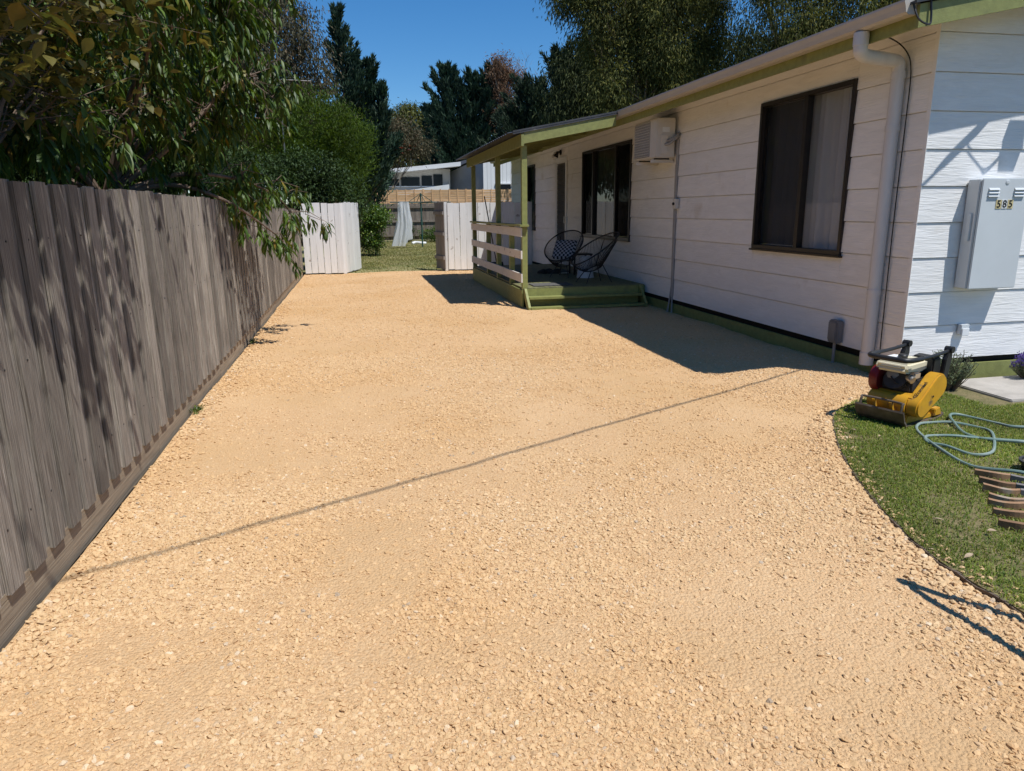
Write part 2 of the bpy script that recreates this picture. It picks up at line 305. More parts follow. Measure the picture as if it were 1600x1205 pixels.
def vnoise(x, y, s, seed):
    r = np.random.default_rng(seed); T = r.random((64, 64)); u = x/s; v = y/s; i = np.floor(u).astype(int); j = np.floor(v).astype(int)
    fu = u-i; fv = v-j; fu = fu*fu*(3-2*fu); fv = fv*fv*(3-2*fv); g = lambda a, b: T[a % 64, b % 64]
    return (g(i,j)*(1-fu)+g(i+1,j)*fu)*(1-fv)+(g(i,j+1)*(1-fu)+g(i+1,j+1)*fu)*fv
def gh(x, y):                                        # height of the raked gravel surface
    x = np.asarray(x, float); y = np.asarray(y, float)
    return (vnoise(x,y,1.1,1)-.5)*.030 + (vnoise(x,y,.33,2)-.5)*.014 + (vnoise(x,y,.11,3)-.5)*.006

g = MB(); g.add([(-900,-900,-.06),(900,-900,-.06),(900,1500,-.06),(-900,1500,-.06)], [(0,1,2,3)])
tag(g.build('ground', MAT['soil']), kind='structure')

LAWN = [tuple(p)[:2] for p in smoothcurve([(2.95,-3,0),(2.72,0,0),(2.57,1.2,0),(2.53,2.06,0),(2.575,2.66,0),(2.89,3.5,0),(3.30,4.25,0),(3.72,4.78,0),(4.3,5.1,0),(4.95,5.28,0)], 10)]
LAWN_POLY = LAWN + [(5.0,5.36),(9.5,5.36),(9.5,-3)]
def inpoly(px, py, poly):
    c = np.zeros(px.shape, bool); n = len(poly)
    for i in range(n):
        x1, y1 = poly[i]; x2, y2 = poly[(i+1) % n]
        if y1 == y2: continue
        k = ((y1 > py) != (y2 > py)) & (px < (x2-x1)*(py-y1)/(y2-y1)+x1); c ^= k
    return c

def grid(x0, x1, y0, y1, st, hf):
    nx = int((x1-x0)/st)+1; ny = int((y1-y0)/st)+1; X, Y = np.meshgrid(np.linspace(x0,x1,nx), np.linspace(y0,y1,ny))
    V = np.stack([X.ravel(), Y.ravel(), hf(X.ravel(), Y.ravel())], 1)
    a = (np.arange(ny-1)[:,None]*nx+np.arange(nx-1)[None]).ravel(); F = np.stack([a, a+1, a+nx+1, a+nx], 1); return V, F
V, F = grid(-1.41, 5.3, -3, 19.95, .06, gh)
me = mesh_np('gravel_driveway', V, F); me.polygons.foreach_set('use_smooth', [True]*len(me.polygons))
tag(link('gravel_driveway', me, MAT['fines']), 'pale golden crushed rock driveway', kind='structure')

# crushed rock: one object of instanced stones
def stones():
    P = []; S = []
    def scatter(n, x0, x1, y0, y1, smin, smax, thr):
        x = RNG.uniform(x0,x1,n); y = RNG.uniform(y0,y1,n)
        d = .62*vnoise(x,y,.8,5)+.3*vnoise(x,y,.33,6)+.2*vnoise(x,y,.12,7)-.01
        keep = (RNG.random(n) < np.clip((d-thr)/.26, .11, 1)) & ~inpoly(x, y, LAWN_POLY)
        x = x[keep]; y = y[keep]; s = smin+(smax-smin)*RNG.random(len(x))**4
        P.append(np.stack([x, y, gh(x,y)+s*.06], 1)); S.append(s)
    scatter(240000, -1.4, 3.3, 1.2, 4.2, .0028, .0125, .32)
    scatter(170000, -1.4, 4.88, 4.2, 8.2, .0038, .0125, .32)
    scatter(100000, -1.4, 4.88, 8.2, 19.8, .006, .014, .28)
    # loose rows along the fence foot and along the lawn edging
    n = 2600; y = RNG.uniform(1.5, 14, n); x = -1.4+np.abs(RNG.normal(0,.10,n)); s = RNG.uniform(.006,.016,n); P.append(np.stack([x,y,gh(x,y)+s*.35],1)); S.append(s)
    k = RNG.integers(0, len(LAWN)-1, 2600); L_ = np.array(LAWN); t = RNG.random(2600)[:,None]; p = L_[k]*(1-t)+L_[k+1]*t
    x = p[:,0]-np.abs(RNG.normal(0,.09,2600))-.015; y = p[:,1]; s = RNG.uniform(.006,.017,2600); P.append(np.stack([x,y,gh(x,y)+s*.35],1)); S.append(s)
    k = RNG.integers(0, len(LAWN)-1, 700); t = RNG.random(700)[:,None]; p = L_[k]*(1-t)+L_[k+1]*t; x = p[:,0]+np.abs(RNG.normal(0,.05,700))+.01; y = p[:,1]; s = RNG.uniform(.004,.012,700); P.append(np.stack([x,y,np.full(700,.018)],1)); S.append(s)
    P = np.concatenate(P); S = np.concatenate(S); n = len(P)
    me = bpy.data.meshes.new('gravel'); me.vertices.add(n); me.vertices.foreach_set('co', P.astype(np.float32).ravel())
    a = me.attributes.new('scl', 'FLOAT_VECTOR', 'POINT'); sv = np.stack([S*RNG.uniform(.75,1.35,n), S*RNG.uniform(.6,1.1,n), S*RNG.uniform(.34,.72,n)], 1); a.data.foreach_set('vector', sv.astype(np.float32).ravel())
    a = me.attributes.new('rot', 'FLOAT_VECTOR', 'POINT'); rv = np.stack([RNG.normal(0,.35,n), RNG.normal(0,.35,n), RNG.uniform(0,6.28,n)], 1); a.data.foreach_set('vector', rv.astype(np.float32).ravel())
    a = me.attributes.new('pick', 'INT', 'POINT'); a.data.foreach_set('value', RNG.integers(0,7,n).astype(np.int32))
    o = link('gravel', me, MAT['stone']); tag(o, 'loose pale yellow crushed stones covering the driveway', 'gravel', kind='stuff')
    nt = bpy.data.node_groups.new('scatter_stones', 'GeometryNodeTree'); nt.interface.new_socket('Geometry', in_out='INPUT', socket_type='NodeSocketGeometry'); nt.interface.new_socket('Geometry', in_out='OUTPUT', socket_type='NodeSocketGeometry')
    N = nt.nodes; L = nt.links; gi = N.new('NodeGroupInput'); go = N.new('NodeGroupOutput'); iop = N.new('GeometryNodeInstanceOnPoints'); jn = N.new('GeometryNodeJoinGeometry')
    for i in range(7):
        ic = N.new('GeometryNodeMeshIcoSphere'); ic.inputs['Radius'].default_value = 1; ic.inputs['Subdivisions'].default_value = 2
        nz = N.new('ShaderNodeTexNoise'); nz.noise_dimensions = '4D'; nz.inputs['W'].default_value = i*3.7; nz.inputs['Scale'].default_value = .9; nz.inputs['Detail'].default_value = 1.5
        ps = N.new('GeometryNodeInputPosition'); L.new(ps.outputs[0], nz.inputs['Vector'])
        sb = N.new('ShaderNodeVectorMath'); sb.operation = 'SUBTRACT'; sb.inputs[1].default_value = (.5,.5,.5); L.new(nz.outputs['Color'], sb.inputs[0])
        sc = N.new('ShaderNodeVectorMath'); sc.operation = 'SCALE'; sc.inputs['Scale'].default_value = 1.9; L.new(sb.outputs[0], sc.inputs[0])
        sp = N.new('GeometryNodeSetPosition'); L.new(ic.outputs['Mesh'], sp.inputs['Geometry']); L.new(sc.outputs[0], sp.inputs['Offset'])
        sm = N.new('GeometryNodeSetMaterial'); sm.inputs['Material'].default_value = MAT['stone']; L.new(sp.outputs[0], sm.inputs['Geometry'])
        ss = N.new('GeometryNodeSetShadeSmooth'); ss.inputs['Shade Smooth'].default_value = False; L.new(sm.outputs[0], ss.inputs['Geometry'])
        gt = N.new('GeometryNodeGeometryToInstance'); L.new(ss.outputs[0], gt.inputs[0]); L.new(gt.outputs[0], jn.inputs[0])
    def attr(nm, t):
        a = N.new('GeometryNodeInputNamedAttribute'); a.data_type = t; a.inputs['Name'].default_value = nm; return a.outputs['Attribute']
    L.new(gi.outputs[0], iop.inputs['Points']); L.new(jn.outputs[0], iop.inputs['Instance']); iop.inputs['Pick Instance'].default_value = True
    L.new(attr('pick','INT'), iop.inputs['Instance Index']); L.new(attr('rot','FLOAT_VECTOR'), iop.inputs['Rotation']); L.new(attr('scl','FLOAT_VECTOR'), iop.inputs['Scale'])
    L.new(iop.outputs[0], go.inputs[0])
    md = o.modifiers.new('scatter', 'NODES'); md.node_group = nt
stones()

# front lawn and its grass
b = MB(); n = len(LAWN_POLY); b.prism(LAWN_POLY, -.03, .012, lambda u, v, w: (u, v, w)); tag(b.build('front_lawn', MAT['turf']), 'lawn beside the driveway', kind='structure')
def blades(name, label, x, y, z, ln, wd, mat, lean=.55):
    n = len(x); a = RNG.uniform(0, 2*np.pi, n); l = ln*RNG.uniform(.5, 1.25, n); w = wd*RNG.uniform(.6,1.3,n); tl = RNG.uniform(.1, lean, n)*l*1.4
    dx = np.cos(a); dy = np.sin(a); b0 = np.stack([x-dy*w/2, y+dx*w/2, z], 1); b1 = np.stack([x+dy*w/2, y-dx*w/2, z], 1)
    h1 = l*.6; m = np.stack([x+dx*tl*.35, y+dy*tl*.35, z+h1], 1); s = np.stack([-dy*w*.4, dx*w*.4, np.zeros(n)], 1)
    tip = np.stack([x+dx*tl*1.1, y+dy*tl*1.1, z+np.maximum(l*.85-tl*.3, l*.3)], 1)
    V = np.stack([b0, b1, m-s, m+s, tip], 1).reshape(-1, 3); i = np.arange(n)*5
    F = np.concatenate([np.stack([i, i+1, i+2], 1), np.stack([i, i+2, i+3], 1), np.stack([i+3, i+2, i+4], 1)])
    return tag(link(name, mesh_np(name, V, F), mat), label, 'grass', kind='stuff')
n = 260000; x = RNG.uniform(2.45, 6.8, n); y = RNG.uniform(.9, 5.35, n)
k = inpoly(x, y, LAWN_POLY) & ~((x > 4.95) & (y > 4.55)) & (RNG.random(n) < np.clip(2.6*(.35*vnoise(x,y,.14,11)+.65*vnoise(x,y,.42,12))-.35, .42, 1))
x = x[k]; y = y[k]; blades('lawn_grass', 'short green lawn grass beside the driveway', x, y, np.full(len(x), .010), .030, .0048, MAT['grass_blade'], 1.0)
b = MB(); V, F = grid(-8, 12, 19.9, 44, .4, lambda x, y: (vnoise(x,y,2.,8)-.5)*.06); 
tag(link('back_lawn', mesh_np('back_lawn', V, F), MAT['back_turf']), 'dry back yard lawn beyond the gates', kind='structure')
n = 60000; x = RNG.uniform(-.8, 5.5, n); y = 19.95+RNG.random(n)**1.3*20; k = RNG.random(n) < np.clip(1.6*vnoise(x,y,1.3,14)*np.clip((y-19.6)/2.5,.12,1)+.1,0,1); x = x[k]; y = y[k]
blades('back_lawn_grass', 'patchy yellow green grass of the back yard', x, y, (vnoise(x,y,2.,8)-.5)*.06-.005, .06, .016, MAT['grass_dry'], .9)
# dark edging strip between gravel and lawn
b = MB(); ep = [Vector((p[0], p[1], 0)) for p in LAWN if p[1] > .3]
for i in range(len(ep)-1): pass
vs = []; fs = []
for i, p in enumerate(ep):
    d = (ep[min(i+1,len(ep)-1)]-ep[max(i-1,0)]).normalized(); nrm = Vector((-d.y, d.x, 0)); hz = .009+.006*math.sin(i*1.7)
    for o_, z in ((-.006,-.03),(-.006,hz),(.009,hz),(.009,-.03)): vs.append(p+nrm*o_+Vector((0,0,z)))
for i in range(len(ep)-1):
    for j in range(4): fs.append((i*4+j, i*4+(j+1)%4, (i+1)*4+(j+1)%4, (i+1)*4+j))
b.add(vs, fs); tag(b.build('lawn_edging', MAT['plastic_edge']), 'thin dark edging strip curving between gravel and lawn', 'edging')
# concrete path by the gable
b = MB()
pth = thing('concrete_path', 'worn pale concrete path slab along the sunlit gable wall', 'path', (6.5,4.9,0))
for x0, x1 in ((5.22,6.75),(6.765,8.5),(8.515,9.5)): MB().box(x0,x1,4.62,5.34,-.04,.035).build('slab', MAT['concrete'], pth, bevel=.008, world=True)

# ------------------------------------------------------------------ boards
BC = {}
def board_mesh(key, sx, sy, sz, axis, jit, variants=5):
    k = (key, round(sx,3), round(sy,3), round(sz,3), random.randrange(variants))
    if k in BC: return BC[k]
    d = [sx, sy, sz]; seg = 5; V = []; oth = [a for a in range(3) if a != axis]
    off = [[random.uniform(-jit,jit) for _ in range(2)] for _ in range(seg+1)]
    for i in range(seg+1):
        for (u, v) in ((-.5,-.5),(.5,-.5),(.5,.5),(-.5,.5)):
            p = [0,0,0]; p[axis] = (i/seg)*d[axis]; p[oth[0]] = u*d[oth[0]]+off[i][0]; p[oth[1]] = v*d[oth[1]]+off[i][1]
            if i in (0, seg): p[axis] += random.uniform(-jit, jit)
            V.append(tuple(p))
    Fs = [(3,2,1,0), tuple(seg*4+j for j in range(4))]
    for i in range(seg):
        for j in range(4): Fs.append((i*4+j, i*4+(j+1)%4, (i+1)*4+(j+1)%4, (i+1)*4+j))
    m = MB(); m.add(V, Fs); BC[k] = m.mesh(key); return BC[k]
def board(name, parent, mat, loc, size, axis=2, jit=.002, rot=(0,0,0)):
    me = board_mesh(name+'_'+mat.name, *size, axis, jit); o = bpy.data.objects.new(name, me); C.objects.link(o)
    if not me.materials: me.materials.append(mat)
    o.parent = parent; o.matrix_parent_inverse = wm(parent).inverted(); o.location = loc; o.rotation_euler = rot; return o

# ------------------------------------------------------------------ left paling fence
fence = thing('paling_fence', 'long weathered grey timber paling fence along the left of the driveway', 'fence', (-1.45,9,0))
y = .4; i = 0; NAILS = MB()
while y < 19.55:
    over = i % 2 == 0; top = 1.755+random.uniform(-.005,.005)-max(0, y-9)*.0085
    board('paling', fence, MAT['paling'], (-1.422 if over else -1.4445, y, .15+random.uniform(-.006,.006)), (.021, .122 if over else .118, round(top-.15, 2)), 2, .0012, (random.uniform(-.003,.003), random.uniform(-.003,.003), random.uniform(-.02,.02)))
    for z in (.40,1.0,1.5): NAILS.box((-1.4115 if over else -1.434)-.003, (-1.4115 if over else -1.434)+.0015, y-.004, y+.004, z-.004, z+.004)
    y += .105; i += 1
tag(NAILS.build('nails', MAT['black'], fence, world=True), kind='stuff')
yy = .3
while yy < 19.5:
    L_ = min(2.4, 19.6-yy); board('plinth', fence, MAT['plinth'], (-1.442+random.uniform(-.003,.003), yy, .065), (.022, L_-.004, .19), 1, .0015); yy += L_
for z in (.4, 1.0, 1.5): board('rail', fence, MAT['paling'], (-1.50, .3, z), (.05, 19.2, .08), 1, .002)
yy = .6
while yy < 19.6: board('post', fence, MAT['paling'], (-1.56, yy, 0), (.1,.1,1.7), 2, .002); yy += 2.4

# ------------------------------------------------------------------ the house
WX, GY, FY = 4.9, 5.53, 22.5
house = thing('house', 'white weatherboard house with green trim, dark windows and a porch', 'house', (8.4,14,0))
ROWS = [.2+.3125*k for k in range(10)]
OPEN = [(6.49,8.18,1.112,2.815), (12.36,15.19,1.045,2.80), (16.36,17.36,.30,2.82), (19.4,20.28,1.08,2.82)]
def plank_side(y0, y1, z0, z1, rz0, rz1):
    t = lambda z: .024-.011*(z-rz0)/(rz1-rz0)
    pf = ([(.0,z0),(.0,z0+.008),(-t(z0),z0+.009)] if abs(z0-rz0) < 1e-6 and rz0 > .25 and z1-z0 > .03 else [(-t(z0),z0)])+[(-t(z1),z1),(.02,z1),(.02,z0)]
    m = MB().prism(pf, 0, y1-y0, lambda u, v, w: (u, w, v))
    o = m.build('plank', MAT['cladding'], house); o.matrix_parent_inverse = wm(house).inverted(); o.location = (WX, y0, 0)
for ri, z0 in enumerate(ROWS):
    z1 = z0+.3125; cuts = {GY+.0, FY}
    for o_ in OPEN:
        if o_[3] > z0+.001 and o_[2] < z1-.001: cuts |= {o_[0], o_[1]}
    j = GY+2.1+(ri*1.37) % 3.0
    while j < FY-.3:
        if not any(o_[0]-.2 < j < o_[1]+.2 for o_ in OPEN): cuts.add(j)
        j += 4.2
    cuts = sorted(cuts)
    for a, b_ in zip(cuts, cuts[1:]):
        mid = (a+b_)/2; lo, hi = z0, z1; segs = [(lo, hi)]
        for o_ in OPEN:
            if o_[0] < mid < o_[1]:
                ns_ = []
                for (l, h) in segs:
                    if o_[3] <= l or o_[2] >= h: ns_.append((l, h)); continue
                    if o_[2] > l: ns_.append((l, o_[2]))
                    if o_[3] < h: ns_.append((o_[3], h))
                segs = ns_
        for (l, h) in segs:
            if h-l > .004: plank_side(a+.001, b_-.001, l, h, z0, z1)
def roofz(x): return 3.02+.20*(x-4.35) if x < 8.6 else 3.02+.20*(8.6-4.35)-.20*(x-8.6)
# gable planks follow the roof slope
for ri in range(13):
    z0 = .2+.3125*ri; z1 = z0+.3125; X0 = 4.872; X1 = 12.3
    while roofz(X0) < z0+.02 and X0 < 8: X0 += .05
    while roofz(X1) < z0+.02 and X1 > 9: X1 -= .05
    zg = z0+(.008 if ri else 0); xs = [X0]+[x_ for x_ in ((7.9,) if ri % 2 else (9.2, 6.9+.0)) if X0 < x_ < X1]
    xs = sorted(set(xs))+[X1]
    for a, b_ in zip(xs, xs[1:]):
        MB().box(a+.001, b_-.001, GY, GY+.018, z0, zg+.004).build('groove', MAT['cladding'], house, world=True) if ri else None
        a += .001; b_ -= .001; pts = [(a, zg), (b_, zg)]; tb = min(z1, roofz(b_)); ta = min(z1, roofz(a)); pts.append((b_, max(tb, z0+.01)))
        for k in range(5, 0, -1):
            x_ = a+(b_-a)*k/6; zz = min(z1, roofz(x_))
            pts.append((x_, max(zz, z0+.01)))
        pts.append((a, max(ta, z0+.01)))
        m = MB(); n = len(pts); f = lambda x_, z, k: (x_, (-(.024-.011*(z-z0)/.3125) if k else .02), z)
        vs = [f(px, pz, 1) for px, pz in pts]+[f(px, pz, 0) for px, pz in pts]
        m.add(vs, [tuple(range(n)), tuple(range(n, 2*n))[::-1]]+[(i, n+i, n+(i+1) % n, (i+1) % n) for i in range(n)])
        o = m.build('plank', MAT['cladding'], house); o.matrix_parent_inverse = wm(house).inverted(); o.location = (0, GY, 0)
# corner stop, black block for the underfloor shade, base boards
MB().box(WX-.034, WX-.029, GY-.034, GY+.006, .19, 3.2).build('corner_strip', MAT['cladding'], house, world=True)
MB().box(WX+.03, 12.2, GY+.03, FY-.03, -.05, .22).build('underfloor', MAT['dark'], house, world=True)
for (a, b_) in ((GY-.02, 9.1), (9.1, 12.0), (17.4, FY)): board('base_board', house, MAT['green'], (WX-.005, a, .03), (.024, b_-a-.004, .20), 1, .001)
board('base_board', house, MAT['green'], (WX-.016, GY-.012, .030), (7.3, .024, .215), 0, .001)
board('base_board', house, MAT['green'], (WX-.010, GY-.004, -.05), (7.3, .024, .05), 0, .001)
# inside shell so the windows look into dark rooms
b = MB(); b.box(WX+.9, WX+.95, GY+.3, FY-.3, .2, 3.1); b.build('inner_wall', MAT['brick'], house, world=True)
b = MB(); b.box(WX+.03, 12.2, GY+.05, FY-.05, .23, .29); b.build('floor', MAT['box_wood'], house, world=True)
b = MB(); b.box(WX+.03, 12.2, GY+.05, FY-.05, 3.05, 3.09); b.build('ceiling', MAT['far_white'], house, world=True)
MB().box(WX+.02, 12.2, FY-.03, FY, .2, 3.1).build('back_wall', MAT['cladding'], house, world=True)
MB().box(12.2, 12.24, GY, FY, .2, 3.0).build('side_wall', MAT['cladding'], house, world=True)
# roof, eaves
RY0, RY1 = 5.16, 22.9
b = MB()
for (xa, za, xb, zb) in ((4.30, 3.13, 8.6, 3.13+.2*4.30), (8.6, 3.13+.2*4.30, 13.0, 3.13)):
    b.add([(xa,RY0-.03,za),(xb,RY0-.03,zb),(xb,RY1,zb),(xa,RY1,za),(xa,RY0-.03,za-.02),(xb,RY0-.03,zb-.02),(xb,RY1,zb-.02),(xa,RY1,za-.02)], [(0,1,2,3),(7,6,5,4),(0,4,5,1),(1,5,6,2),(2,6,7,3),(3,7,4,0)])
b.build('roof', MAT['roof'], house, world=True)
MB().box(4.39, 4.415, RY0+.03, RY1, 2.955, 3.10).build('fascia', MAT['green'], house, world=True)
b = MB(); b.add([(4.415,RY0+.03,3.10),(4.92,RY0+.03,3.2),(4.92,RY1,3.2),(4.415,RY1,3.10)], [(0,1,2,3)]); b.build('soffit', MAT['far_white'], house, world=True)
b = MB()
for (xa, xb) in ((4.36, 8.6), (8.6, 12.9)):
    za = roofz(xa)+.09; zb = roofz(xb)+.09
    b.add([(xa,RY0,za-.17),(xb,RY0,zb-.17),(xb,RY0,zb),(xa,RY0,za),(xa,RY0+.03,za-.17),(xb,RY0+.03,zb-.17),(xb,RY0+.03,zb),(xa,RY0+.03,za)], [(0,1,2,3),(7,6,5,4),(0,4,5,1),(1,5,6,2),(2,6,7,3),(3,7,4,0)])
b.build('barge_board', MAT['green'], house, world=True)
b = MB(); b.add([(4.4,RY0+.03,3.06),(8.6,RY0+.03,3.06+.84),(8.6,GY,3.06+.84),(4.4,GY,3.06),(12.8,RY0+.03,3.06),(12.8,GY,3.06)], [(0,1,2,3),(1,4,5,2)]); b.build('gable_soffit', MAT['far_white'], house, world=True)
# quad gutter with rolled lip
pr = [(4.39,3.14),(4.39,3.055),(4.375,3.045),(4.295,3.045),(4.27,3.062),(4.262,3.10),(4.25,3.135),(4.252,3.152),(4.268,3.156),(4.274,3.14),(4.285,3.07),(4.37,3.07),(4.378,3.14)]
def gutter(y0, y1):
    m = MB(); n = len(pr); vs = [(x_, yy_, z) for yy_ in (y0, y1) for x_, z in pr]; m.add(vs, [(i, (i+1) % n, n+(i+1) % n, n+i) for i in range(n)])
    m.prism([(x_, z) for x_, z in pr[:8]], y0, y0+.003, lambda u, v, w: (u, w, v))
    return m.build('gutter', MAT['gutter'], house, world=True)
gutter(5.20, 12.6); gutter(12.6, 22.8)
# downpipe with elbows and collars
dp = smoothcurve([(4.32,5.76,3.04),(4.32,5.76,2.93),(4.335,5.765,2.885),(4.40,5.79,2.862),(4.70,5.85,2.85),(4.785,5.862,2.835),(4.805,5.865,2.77),(4.81,5.865,2.5),(4.81,5.865,.16)], 5)
dpo = MB().tube(dp, .058, 16).build('downpipe', MAT['pipe'], house, True, world=True)
for z in (2.70, 2.26, .78): MB().tube([(4.81,5.865,z),(4.81,5.865,z+.05)], .0635, 16).build('collar', MAT['pipe'], dpo, True)
MB().tube([(4.32,5.76,2.935),(4.32,5.76,3.035)], .0635, 16).build('collar', MAT['pipe'], dpo, True)
MB().tube([(4.81,5.865,.10),(4.81,5.865,.22)], .065, 16).build('collar', MAT['pipe'], dpo, True)
MB().tube(smoothcurve([(4.42,6.05,3.06),(4.66,6.12,3.13),(4.78,5.98,3.06),(4.84,5.84,2.93),(4.86,5.775,2.75),(4.862,5.77,2.3),(4.862,5.775,1.5),(4.86,5.76,.5),(4.86,5.75,.1)], 6), .006, 6).build('cable', MAT['black'], house, True, world=True)
MB().tube(smoothcurve([(4.30,5.17,3.12),(4.33,5.13,3.00),(4.42,5.12,2.96),(4.45,5.14,3.02),(4.43,5.15,3.2)],6), .008, 6).build('cable', MAT['black'], house, True, world=True)
# windows
MAT['glass'] = glassmat('window_glass', (.86,.88,.88), 1.1)
MAT['glass2'] = glassmat('dark_window_pane', (.5,.52,.52), .35)
MAT['curtain'] = sheermat('sheer_curtain', (.80,.80,.86), .88)
MAT['curtain_dark'] = sheermat('grey_curtain', (.30,.29,.30), .95)
MAT['screen'] = sheermat('fly_screen', (.02,.02,.022), .62)
def curtain(par, y0, y1, z0, z1, x, mat, seed, amp=.05):
    r = random.Random(seed); ph = [(r.uniform(8,60), r.uniform(0,6.28), r.uniform(.2,1)) for _ in range(6)]; n = 90; m = MB(); vs = []
    for k, z in enumerate((z0, (z0+z1)/2, z1)):
        for i in range(n+1):
            yy_ = y0+(y1-y0)*i/n; o_ = sum(a*math.sin(w*yy_+p+k*.25) for w, p, a in ph)*amp/2.2; vs.append((x+o_, yy_+.01*math.sin(k+i*.3), z))
    m.add(vs, [(k*(n+1)+i, k*(n+1)+i+1, (k+1)*(n+1)+i+1, (k+1)*(n+1)+i) for k in range(2) for i in range(n)])
    return m.build('curtain', mat, par, True, world=True)
def window(y0, y1, z0, z1, bars, screens=(), glass='glass', curt=(), lab=None):
    fm = MB(); t = .045; xa, xb = WX-.045, WX+.05
    fm.box(xa,xb,y0,y1,z0,z0+t); fm.box(xa,xb,y0,y1,z1-t,z1); fm.box(xa,xb,y0,y0+t,z0+t,z1-t); fm.box(xa,xb,y1-t,y1,z0+t,z1-t)
    w = fm.build('window', MAT['frame'], house, bevel=.003, world=True)
    if lab: w['label'] = lab
    MB().box(xa-.02, WX+.02, y0-.02, y1+.02, z0-.022, z0-.001).build('sill', MAT['frame'], w)
    for p in bars: MB().box(xa+.01, xb-.01, p-.03, p+.03, z0+t, z1-t).build('mullion', MAT['frame'], w)
    ed = [y0+t]+list(bars)+[y1-t]
    for i, (a, c) in enumerate(zip(ed, ed[1:])):
        xg = WX+.005+(.014 if i % 2 else 0); MB().add([(xg,a,z0+t),(xg,c,z0+t),(xg,c,z1-t),(xg,a,z1-t)], [(0,1,2,3)]).build('pane', MAT[glass], w)
        if i in screens: MB().add([(WX-.012,a+.02,z0+t+.02),(WX-.012,c-.02,z0+t+.02),(WX-.012,c-.02,z1-t-.02),(WX-.012,a+.02,z1-t-.02)], [(0,1,2,3)]).build('fly_screen', MAT['screen'], w)
    for (a, c, mt, sd_) in curt: 
        o = curtain(house, a, c, z0-.15, z1+.05, WX+.13, MAT[mt], sd_); 
window(*OPEN[0], (7.285,), (1,), 'glass', ((6.4,8.3,'curtain',3),), 'two pane dark framed window with sheer white curtain')
window(*OPEN[1], (13.17,14.5), (0,2), 'glass2', ((12.3,15.3,'curtain_dark',5),), 'wide three pane dark framed window behind the chairs')
window(*OPEN[3], (), (), 'glass2', ((19.3,20.4,'curtain_dark',8),), 'narrow dark window at far end of the wall')
# screen door
y0, y1, z0, z1 = OPEN[2]
d = MB().box(WX+.01, WX+.04, y0+.09, y1-.09, z0, z1-.07).build('door', MAT['frame'], house, world=True)
b = MB(); b.box(WX-.04,WX+.05,y0,y0+.09,z0,z1); b.box(WX-.04,WX+.05,y1-.09,y1,z0,z1); b.box(WX-.04,WX+.05,y0+.09,y1-.09,z1-.07,z1); b.build('door_frame', MAT['far_white'], d)
b = MB(); b.box(WX-.03,WX+.009,y0+.09,y0+.15,z0,z1-.07); b.box(WX-.03,WX+.009,y1-.15,y1-.09,z0,z1-.07); b.box(WX-.03,WX+.009,y0+.15,y1-.15,z1-.14,z1-.07); b.box(WX-.03,WX+.009,y0+.15,y1-.15,z0,z0+.12); b.build('screen_frame', MAT['far_white'], d)
b = MB(); a0, a1, h0, h1 = y0+.15, y1-.15, z0+.12, z1-.14
for s_ in (-1, 1):
    k = h0-(a1-a0)*2
    while k < h1+(a1-a0)*2:
        pts = [(a0, k), (a1, k+s_*(a1-a0)*1.7)]; (ya, za), (yb, zb) = pts
        def cl(ya, za, yb, zb):
            t0, t1 = 0., 1.; dz = zb-za
            for zz, sg in ((h0, 1), (h1, -1)):
                fa = sg*(za-zz); fb = sg*(zb-zz)
                if fa < 0 and fb < 0: return None
                if fa < 0: t0 = max(t0, fa/(fa-fb))
                if fb < 0: t1 = min(t1, fa/(fa-fb))
            return None if t0 >= t1 else ((ya+(yb-ya)*t0, za+dz*t0), (ya+(yb-ya)*t1, za+dz*t1))
        c_ = cl(ya, za, yb, zb)
        if c_: b.bar((WX-.012, c_[0][0], c_[0][1]), (WX-.012, c_[1][0], c_[1][1]), .006, .016, (1,0,0))
        k += .115
b.build('diamond_grille', MAT['grey_plastic'], d)
MB().box(WX-.06, WX-.03, y0+.10, y0+.14, 1.30, 1.45).build('handle', MAT['chrome'], d)

# porch: deck, posts, roof
DX, DY0, DY1, DZ = 2.70, 11.57, 16.75, .335
porch = thing('porch', 'green timber porch with white railing boards attached to the house', 'porch', (3.8,14.6,0))
x_ = DX
while x_ < WX-.06:
    board('deck_board', porch, MAT['deck'], (x_+.044, DY0-.02, DZ-.012), (.088, DY1-DY0+.02, .024), 1, .001); x_ += .0935
board('bearer', porch, MAT['green'], (DX-.012, DY0, .155), (.03, DY1-DY0, .29), 1, .002)
board('fascia_board', porch, MAT['green'], (DX+.02, DY0-.016, .235), (2.14, .028, .17), 0, .002)
board('bearer', porch, MAT['green'], (DX+.02, DY1+.02, .155), (2.14, .03, .29), 0, .002)
MB().box(DX+.05, WX-.06, DY0+.05, DY1-.05, -.03, .02).build('shadow_board', MAT['soil'], porch, world=True)
# steps
for xs in (DX+.0, 4.74):
    pl = [(11.20,-.02),(11.33,-.02),(DY0-.032,.20),(DY0-.032,.33),(11.50,.33),(11.20,.05)]
    MB().prism(pl, xs, xs+.04, lambda u, v, w: (w, u, v)).build('stringer', MAT['green'], porch, world=True)
board('tread', porch, MAT['green'], (DX+.045, 11.425, .185), (1.98, .20, .035), 0, .002)
board('tread', porch, MAT['green'], (DX+.045, 11.27, .028), (1.98, .17, .035), 0, .002)
board('riser', porch, MAT['green'], (DX+.045, 11.51, .095), (1.98, .02, .13), 0, .002)
